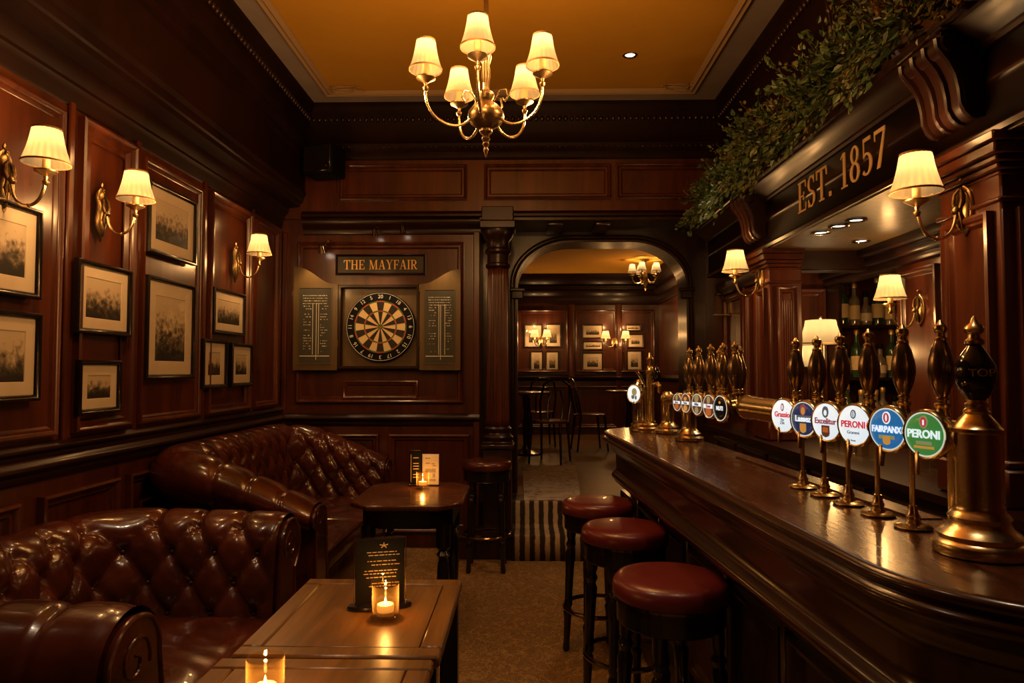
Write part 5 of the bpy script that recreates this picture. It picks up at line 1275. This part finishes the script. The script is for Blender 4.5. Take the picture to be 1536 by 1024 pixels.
# table lamp on the back counter
lp = at(1231, 497, Y=4.28)
t = thing('table_lamp', 'table lamp with a wide pleated cream shade on the back counter', 'table lamp', (lp.x, 4.28, BCZ))
zb = lp.z-BCZ-.075
m = MB(); m.lathe([(.06, 0), (.065, .006), (.06, .016), (.03, .03), (.018, .06), (.03, .10), (.04, .14), (.030, .19), (.014, .23), (.012, zb+.06)], n=28); obj('base', m, M['oldbrass'], t)
m = MB(); m.lathe([(.130, 0), (.124, .012), (.108, .06), (.094, .11), (.088, .145)], (0, 0, zb), 80, ripple=PLEAT(12, .02), caps=False); s_ = obj('lamp_shade', m, M['shade'], t, sharp=70)
m = MB(); m.lathe([(.130, -.003), (.133, -.003), (.133, .004), (.130, .004), (.130, -.003)], (0, 0, zb), 48, caps=False); obj('shade_binding', m, M['shadeband'], s_)
m = MB(); m.tube([(-.088, 0, zb+.143), (.088, 0, zb+.143)], .002, 5); m.lathe([(.004, zb+.06), (.004, zb+.15), (.012, zb+.156), (.012, zb+.168), (.006, zb+.172)], n=14); obj('finial', m, M['oldbrass'], t)
m = MB(); m.ball((0, 0, zb+.065), .022); obj('bulb', m, M['bulb'], t)
light('lamp_light', (lp.x, 4.28, BCZ+zb+.10), 2.4, .02, (1, .76, .42)); light('lamp_light', (lp.x-.02, 4.12, BCZ+zb-.06), 2.5, .03)
# a second, lower shade: the lamp standing behind
t = thing('accent_lamp', 'low lamp with a plain drum shade glowing just under the wide pleated one', 'table lamp', (lp.x+.0, 4.47, BCZ))
zz = at(1232, 530, Y=4.47).z-BCZ
m = MB(); m.lathe([(.05, 0), (.054, .005), (.05, .012), (.012, .02), (.010, zz-.03)], n=24); obj('base', m, M['oldbrass'], t)
m = MB(); m.lathe([(.095, zz-.085), (.095, zz+.05)], n=60, caps=False, ripple=PLEAT(20, .012)); obj('lamp_shade', m, M['shade'], t)
m = MB(); m.ball((0, 0, zz-.01), .018); m.tube([(0, 0, zz-.04), (0, 0, zz-.02)], .010, 8); obj('bulb', m, M['bulb'], t)
light('lamp_light', (lp.x, 4.47, BCZ+zz+.022), 1.6, .02, (1, .76, .42))
# glass lantern on a bracket past the far pilaster
p = at(1043, 462, X=1.40)
t = thing('wall_lantern', 'small glass lantern on a bracket beyond the far pilaster', 'lantern', (1.50, 5.0, 1.82), R(-90))
m = MB(face); m.box((-.03, -.06, 0), (.03, .06, .008), .002); m.box((-.02, -.075, 0), (.02, -.062, .12), .003); obj('bracket', m, M['oldbrass'], t)
m = MB(); m.lathe([(.030, -.06), (.034, -.055), (.034, .07), (.028, .08)], (0, -.08, 0), 18); obj('glass_jar', m, M['glass'], t)
m = MB(); m.lathe([(.034, .078), (.036, .084), (.02, .10), (.006, .105)], (0, -.08, 0), 18); obj('lid', m, M['oldbrass'], t)

# ------------------------------------------------------------------ garland on the canopy shelf
random.seed(21)
G = thing('garland', 'long garland of evergreen leaves lying along the canopy shelf and trailing over its edge', 'garland', (1.36, 3.5, 2.431))
lv = {0: MB(), 1: MB()}
def leaf(mb, p, size, d):
    z = Vector((random.gauss(0, 1), random.gauss(0, 1), random.gauss(0, 1))).normalized()
    d = (d + z*.7).normalized(); s = d.cross(Vector((random.gauss(0, 1), random.gauss(0, 1), random.gauss(0, 1)))).normalized(); n = d.cross(s)
    L_, W_ = size, size*random.uniform(.28, .45)
    pts = [p, p+d*L_*.3+s*W_*.8+n*.1*L_, p+d*L_*.65+s*W_*.65+n*.05*L_, p+d*L_-n*.12*L_, p+d*L_*.65-s*W_*.65+n*.05*L_, p+d*L_*.3-s*W_*.8+n*.1*L_, p+d*L_*.5-n*.06*L_]
    mb.add([tuple(q) for q in pts], [(0, 1, 6), (1, 2, 6), (2, 3, 6), (3, 4, 6), (4, 5, 6), (5, 0, 6)])
def envelope(yy):
    """thickness of the garland along the shelf: fuller towards the viewer"""
    q = (5.0-yy)/3.0; return .80+.58*max(0, min(1, q))
tw = MB()
for i in range(560):
    yy = random.uniform(1.96, 5.06); k = envelope(yy)*(1+.25*sin(yy*9)+.15*sin(yy*23))
    a_ = random.uniform(-.35*pi, 1.05*pi); rr = sqrt(random.random())
    front = random.random() < .25 and abs(yy-2.18) > .19 and abs(yy-4.07) > .19
    c = Vector((-.03-.02*random.random(), yy-3.5, .10))
    tip = c + Vector((-cos(a_)*.17*k*rr - .02, random.uniform(-.09, .09), sin(a_)*.25*k*rr if a_ > 0 else -.12*rr*k))
    if front: tip = c + Vector((-.09-.07*random.random(), random.uniform(-.08, .08), -random.uniform(.05, .20)*k))
    tip.z = max(tip.z, -.10); tip.x = min(tip.x, .09)
    if tip.z < .03: tip.x = min(tip.x, -.10)
    mid = c.lerp(tip, .5)+Vector((0, 0, .03))
    q = [c+(mid-c)*j/3 for j in range(3)]+[mid+(tip-mid)*j/3 for j in range(4)]
    q = [Vector((v.x if v.z > .012 else min(v.x, -.095), v.y, v.z)) for v in q]
    tw.tube(q, [.003, .0028, .0025, .002, .0018, .0014, .001], 4)
    w_ = 0 if random.random() < .62 else 1
    dirn = (tip-c).normalized()
    for j in range(20 if w_ == 0 else 24):
        u = random.uniform(.25, 1.0); b_ = c.lerp(mid, u*2) if u < .5 else mid.lerp(tip, u*2-1)
        b_ = b_+Vector((random.gauss(0, .014), random.gauss(0, .014), random.gauss(0, .014)))
        if b_.z < .012 and b_.x > -.09: b_.z = .015
        leaf(lv[w_], b_, random.uniform(.022, .042) if w_ == 0 else random.uniform(.014, .030), dirn+Vector((0, 0, -.15)))
tw.tube([(-.02+.02*sin(y_*7), y_-3.5, .05+.02*sin(y_*11)) for y_ in [2.02+i*.1 for i in range(31)]], .012, 6)
obj('twigs', tw, M['twig'], G); obj('evergreen_leaves', lv[0], M['leaf'], G, sharp=20); obj('olive_leaves', lv[1], M['leaf2'], G, sharp=20)

# ------------------------------------------------------------------ back room
FG = 'framed photographs on the far wall of the back room'
def pic_far(label, x0, y0, x1, y1, lift=0):
    a = at(x0, y1, Y=WY-.03); b = at(x1, y0, Y=WY-.03); w, h = b.x-a.x, b.z-a.z
    picture(label, ((a.x+b.x)/2, WY-.001-lift, (a.z+b.z)/2), w, h, 0, FG, .2*min(w, h), None, 'pframe')
for a in [('far wall photograph, first column, upper one', 786, 486, 814, 521), ('far wall photograph, second column, upper one', 818, 485, 842, 521), ('far wall photograph below a double lamp, first column', 795, 526, 815, 559), ('far wall photograph below a double lamp, second column', 818, 526, 839, 558),
          ('far wall photograph, top of the centre column', 873, 486, 905, 508), ('far wall photograph, middle of the centre column', 874, 511, 905, 525), ('far wall photograph, bottom of the centre column', 873, 528, 905, 558),
          ('far wall photograph, top one beside the arch', 938, 486, 962, 497), ('far wall photograph, middle one beside the arch', 941, 500, 966, 522), ('far wall photograph, bottom one beside the arch', 940, 525, 964, 557), ('narrow far wall photograph left of the bottom one beside the arch', 924, 527, 937, 555)]:
    pic_far(*a)
def double_sconce(label, px, py, off):
    p = at(px, py, Y=WY-.03); t = thing('double_wall_lamp', label, 'wall lamp', (p.x, WY-.03, p.z), 0, 'double lamps in the back room')
    m = MB(face); m.lathe([(.05, 0), (.05, .01), (.03, .02), (.001, .022)], n=20, f=lambda x, y, z: (x, -z, y*1.6)); obj('back_plate', m, M['oldbrass'], t)
    for sx in (-1, 1):
        u = sx*off; m = MB(face); m.tube([(0, 0, .02), (u*.3, -.06, .06), (u*.7, -.07, .10), (u, -.03, .12), (u, .0, .12)], .006, 6); ar = obj('arm', m, M['brass'], t)
        lamp_head(ar, u, -.12, .03, me_shade, me_band, .03)
        light('lamp_light', (p.x+u, WY-.15, p.z+.15), 0.8, .012, (1, .76, .42)); light('lamp_light', (p.x+u, WY-.15, p.z+.25), 1.6, .02)
        light('lamp_light', (p.x+u, WY-.22, p.z+.02), POW*1.0, .03)
double_sconce('double lamp on the far wall between the first two photograph columns', 811, 512, .095)
double_sconce('double lamp on the far wall right of the centre photographs', 922, 514, .155)
p = at(968, 415, Y=9.3)
t = thing('small_chandelier', 'small brass chandelier with three cream shades hanging in the back room', 'chandelier', (p.x, 9.3, p.z))
zt = RC-p.z
m = MB(); m.lathe([(.001, zt), (.06, zt-.005), (.05, zt-.02), (.012, zt-.03), (.008, .1), (.02, .08), (.03, .02), (.045, -.04), (.03, -.1), (.012, -.13), (.02, -.16), (.002, -.19)], n=20); obj('stem', m, M['oldbrass'], t)
for k in range(5):
    a_ = R(90+72*k+12); d_ = Vector((cos(a_), sin(a_), 0))
    m = MB(); m.tube([tuple(d_*r_+Vector((0, 0, z_))) for r_, z_ in [(.03, -.03), (.08, -.08), (.14, -.08), (.17, -.04), (.175, .0)]], .007, 6); ar = obj('arm', m, M['brass'], t)
    lamp_head(ar, d_.x*.175, d_.y*.175, .03, me_shade_c, me_band_c, .034); light('lamp_light', (p.x+d_.x*.175, 9.3+d_.y*.175, p.z+.152), 0.8, .010, (1, .76, .42))
light('lamp_light', (p.x, 9.3, p.z+.28), POW*5.0, .05); light('lamp_light', (p.x, 9.3, p.z-.28), POW*4, .05)
# bentwood chairs and tables in the dark part of the back room
def bent_chair(label, x, y, rz):
    t = thing('bentwood_chair', label, 'chair', (x, y, .341), rz, 'bentwood chairs in the back room')
    m = MB(); m.lathe([(.19, .435), (.205, .44), (.205, .455), (.19, .462), (.001, .458)], n=28); obj('seat', m, M['table2'], t)
    for sx in (-1, 1):
        m = MB(); m.tube([(sx*.16, .15, .44), (sx*.18, .19, 0)], [.016, .012], 8); obj('leg', m, M['black'], t)
        m = MB(); m.tube([(sx*.15, -.15, .44), (sx*.17, -.2, 0)], [.016, .012], 8); obj('leg', m, M['black'], t)
    m = MB(); m.tube([(-.16, -.15, .44), (-.18, -.19, .65), (-.15, -.23, .84), (-.06, -.245, .90), (.06, -.245, .90), (.15, -.23, .84), (.18, -.19, .65), (.16, -.15, .44)], .013, 8); m.tube([(-.08, -.16, .45), (-.09, -.20, .65), (-.05, -.225, .78), (.05, -.225, .78), (.09, -.20, .65), (.08, -.16, .45)], .010, 8); obj('bent_back', m, M['black'], t)
    return t
def round_table(label, x, y):
    t = thing('round_table', label, 'table', (x, y, .341), 0, 'round tables in the back room')
    m = MB(); m.lathe([(.28, .72), (.30, .725), (.30, .742), (.28, .75), (.001, .75)], n=36); obj('table_top', m, M['table2'], t)
    m = MB(); m.lathe([(.20, 0), (.21, .02), (.05, .06), (.035, .12), (.05, .3), (.03, .5), (.05, .68), (.10, .72)], n=24); obj('pedestal', m, M['black'], t)
round_table('round table at the left side of the back room', .02, 8.3); bent_chair('bentwood chair before the left round table', .28, 7.55, R(160)); bent_chair('bentwood chair behind the left round table, by the far wall', .2, 9.2, R(10))
round_table('round table standing beyond the far end of the bar', 1.35, 8.9); bent_chair('bentwood chair left of the table beyond the bar', .82, 8.7, R(-80))
w = bpy.data.worlds.new('world'); SC.world = w; w.use_nodes = True
w.node_tree.nodes['Background'].inputs[0].default_value = (1, .62, .35, 1); w.node_tree.nodes['Background'].inputs[1].default_value = .0015
vs = SC.view_settings; vs.view_transform = 'Standard'; vs.look = 'None'; vs.gamma = 1; vs.use_curve_mapping = False; vs.exposure = 0
SC.cycles.use_denoising = True
SC.cycles.max_bounces = 7; SC.cycles.sample_clamp_indirect = 4.0
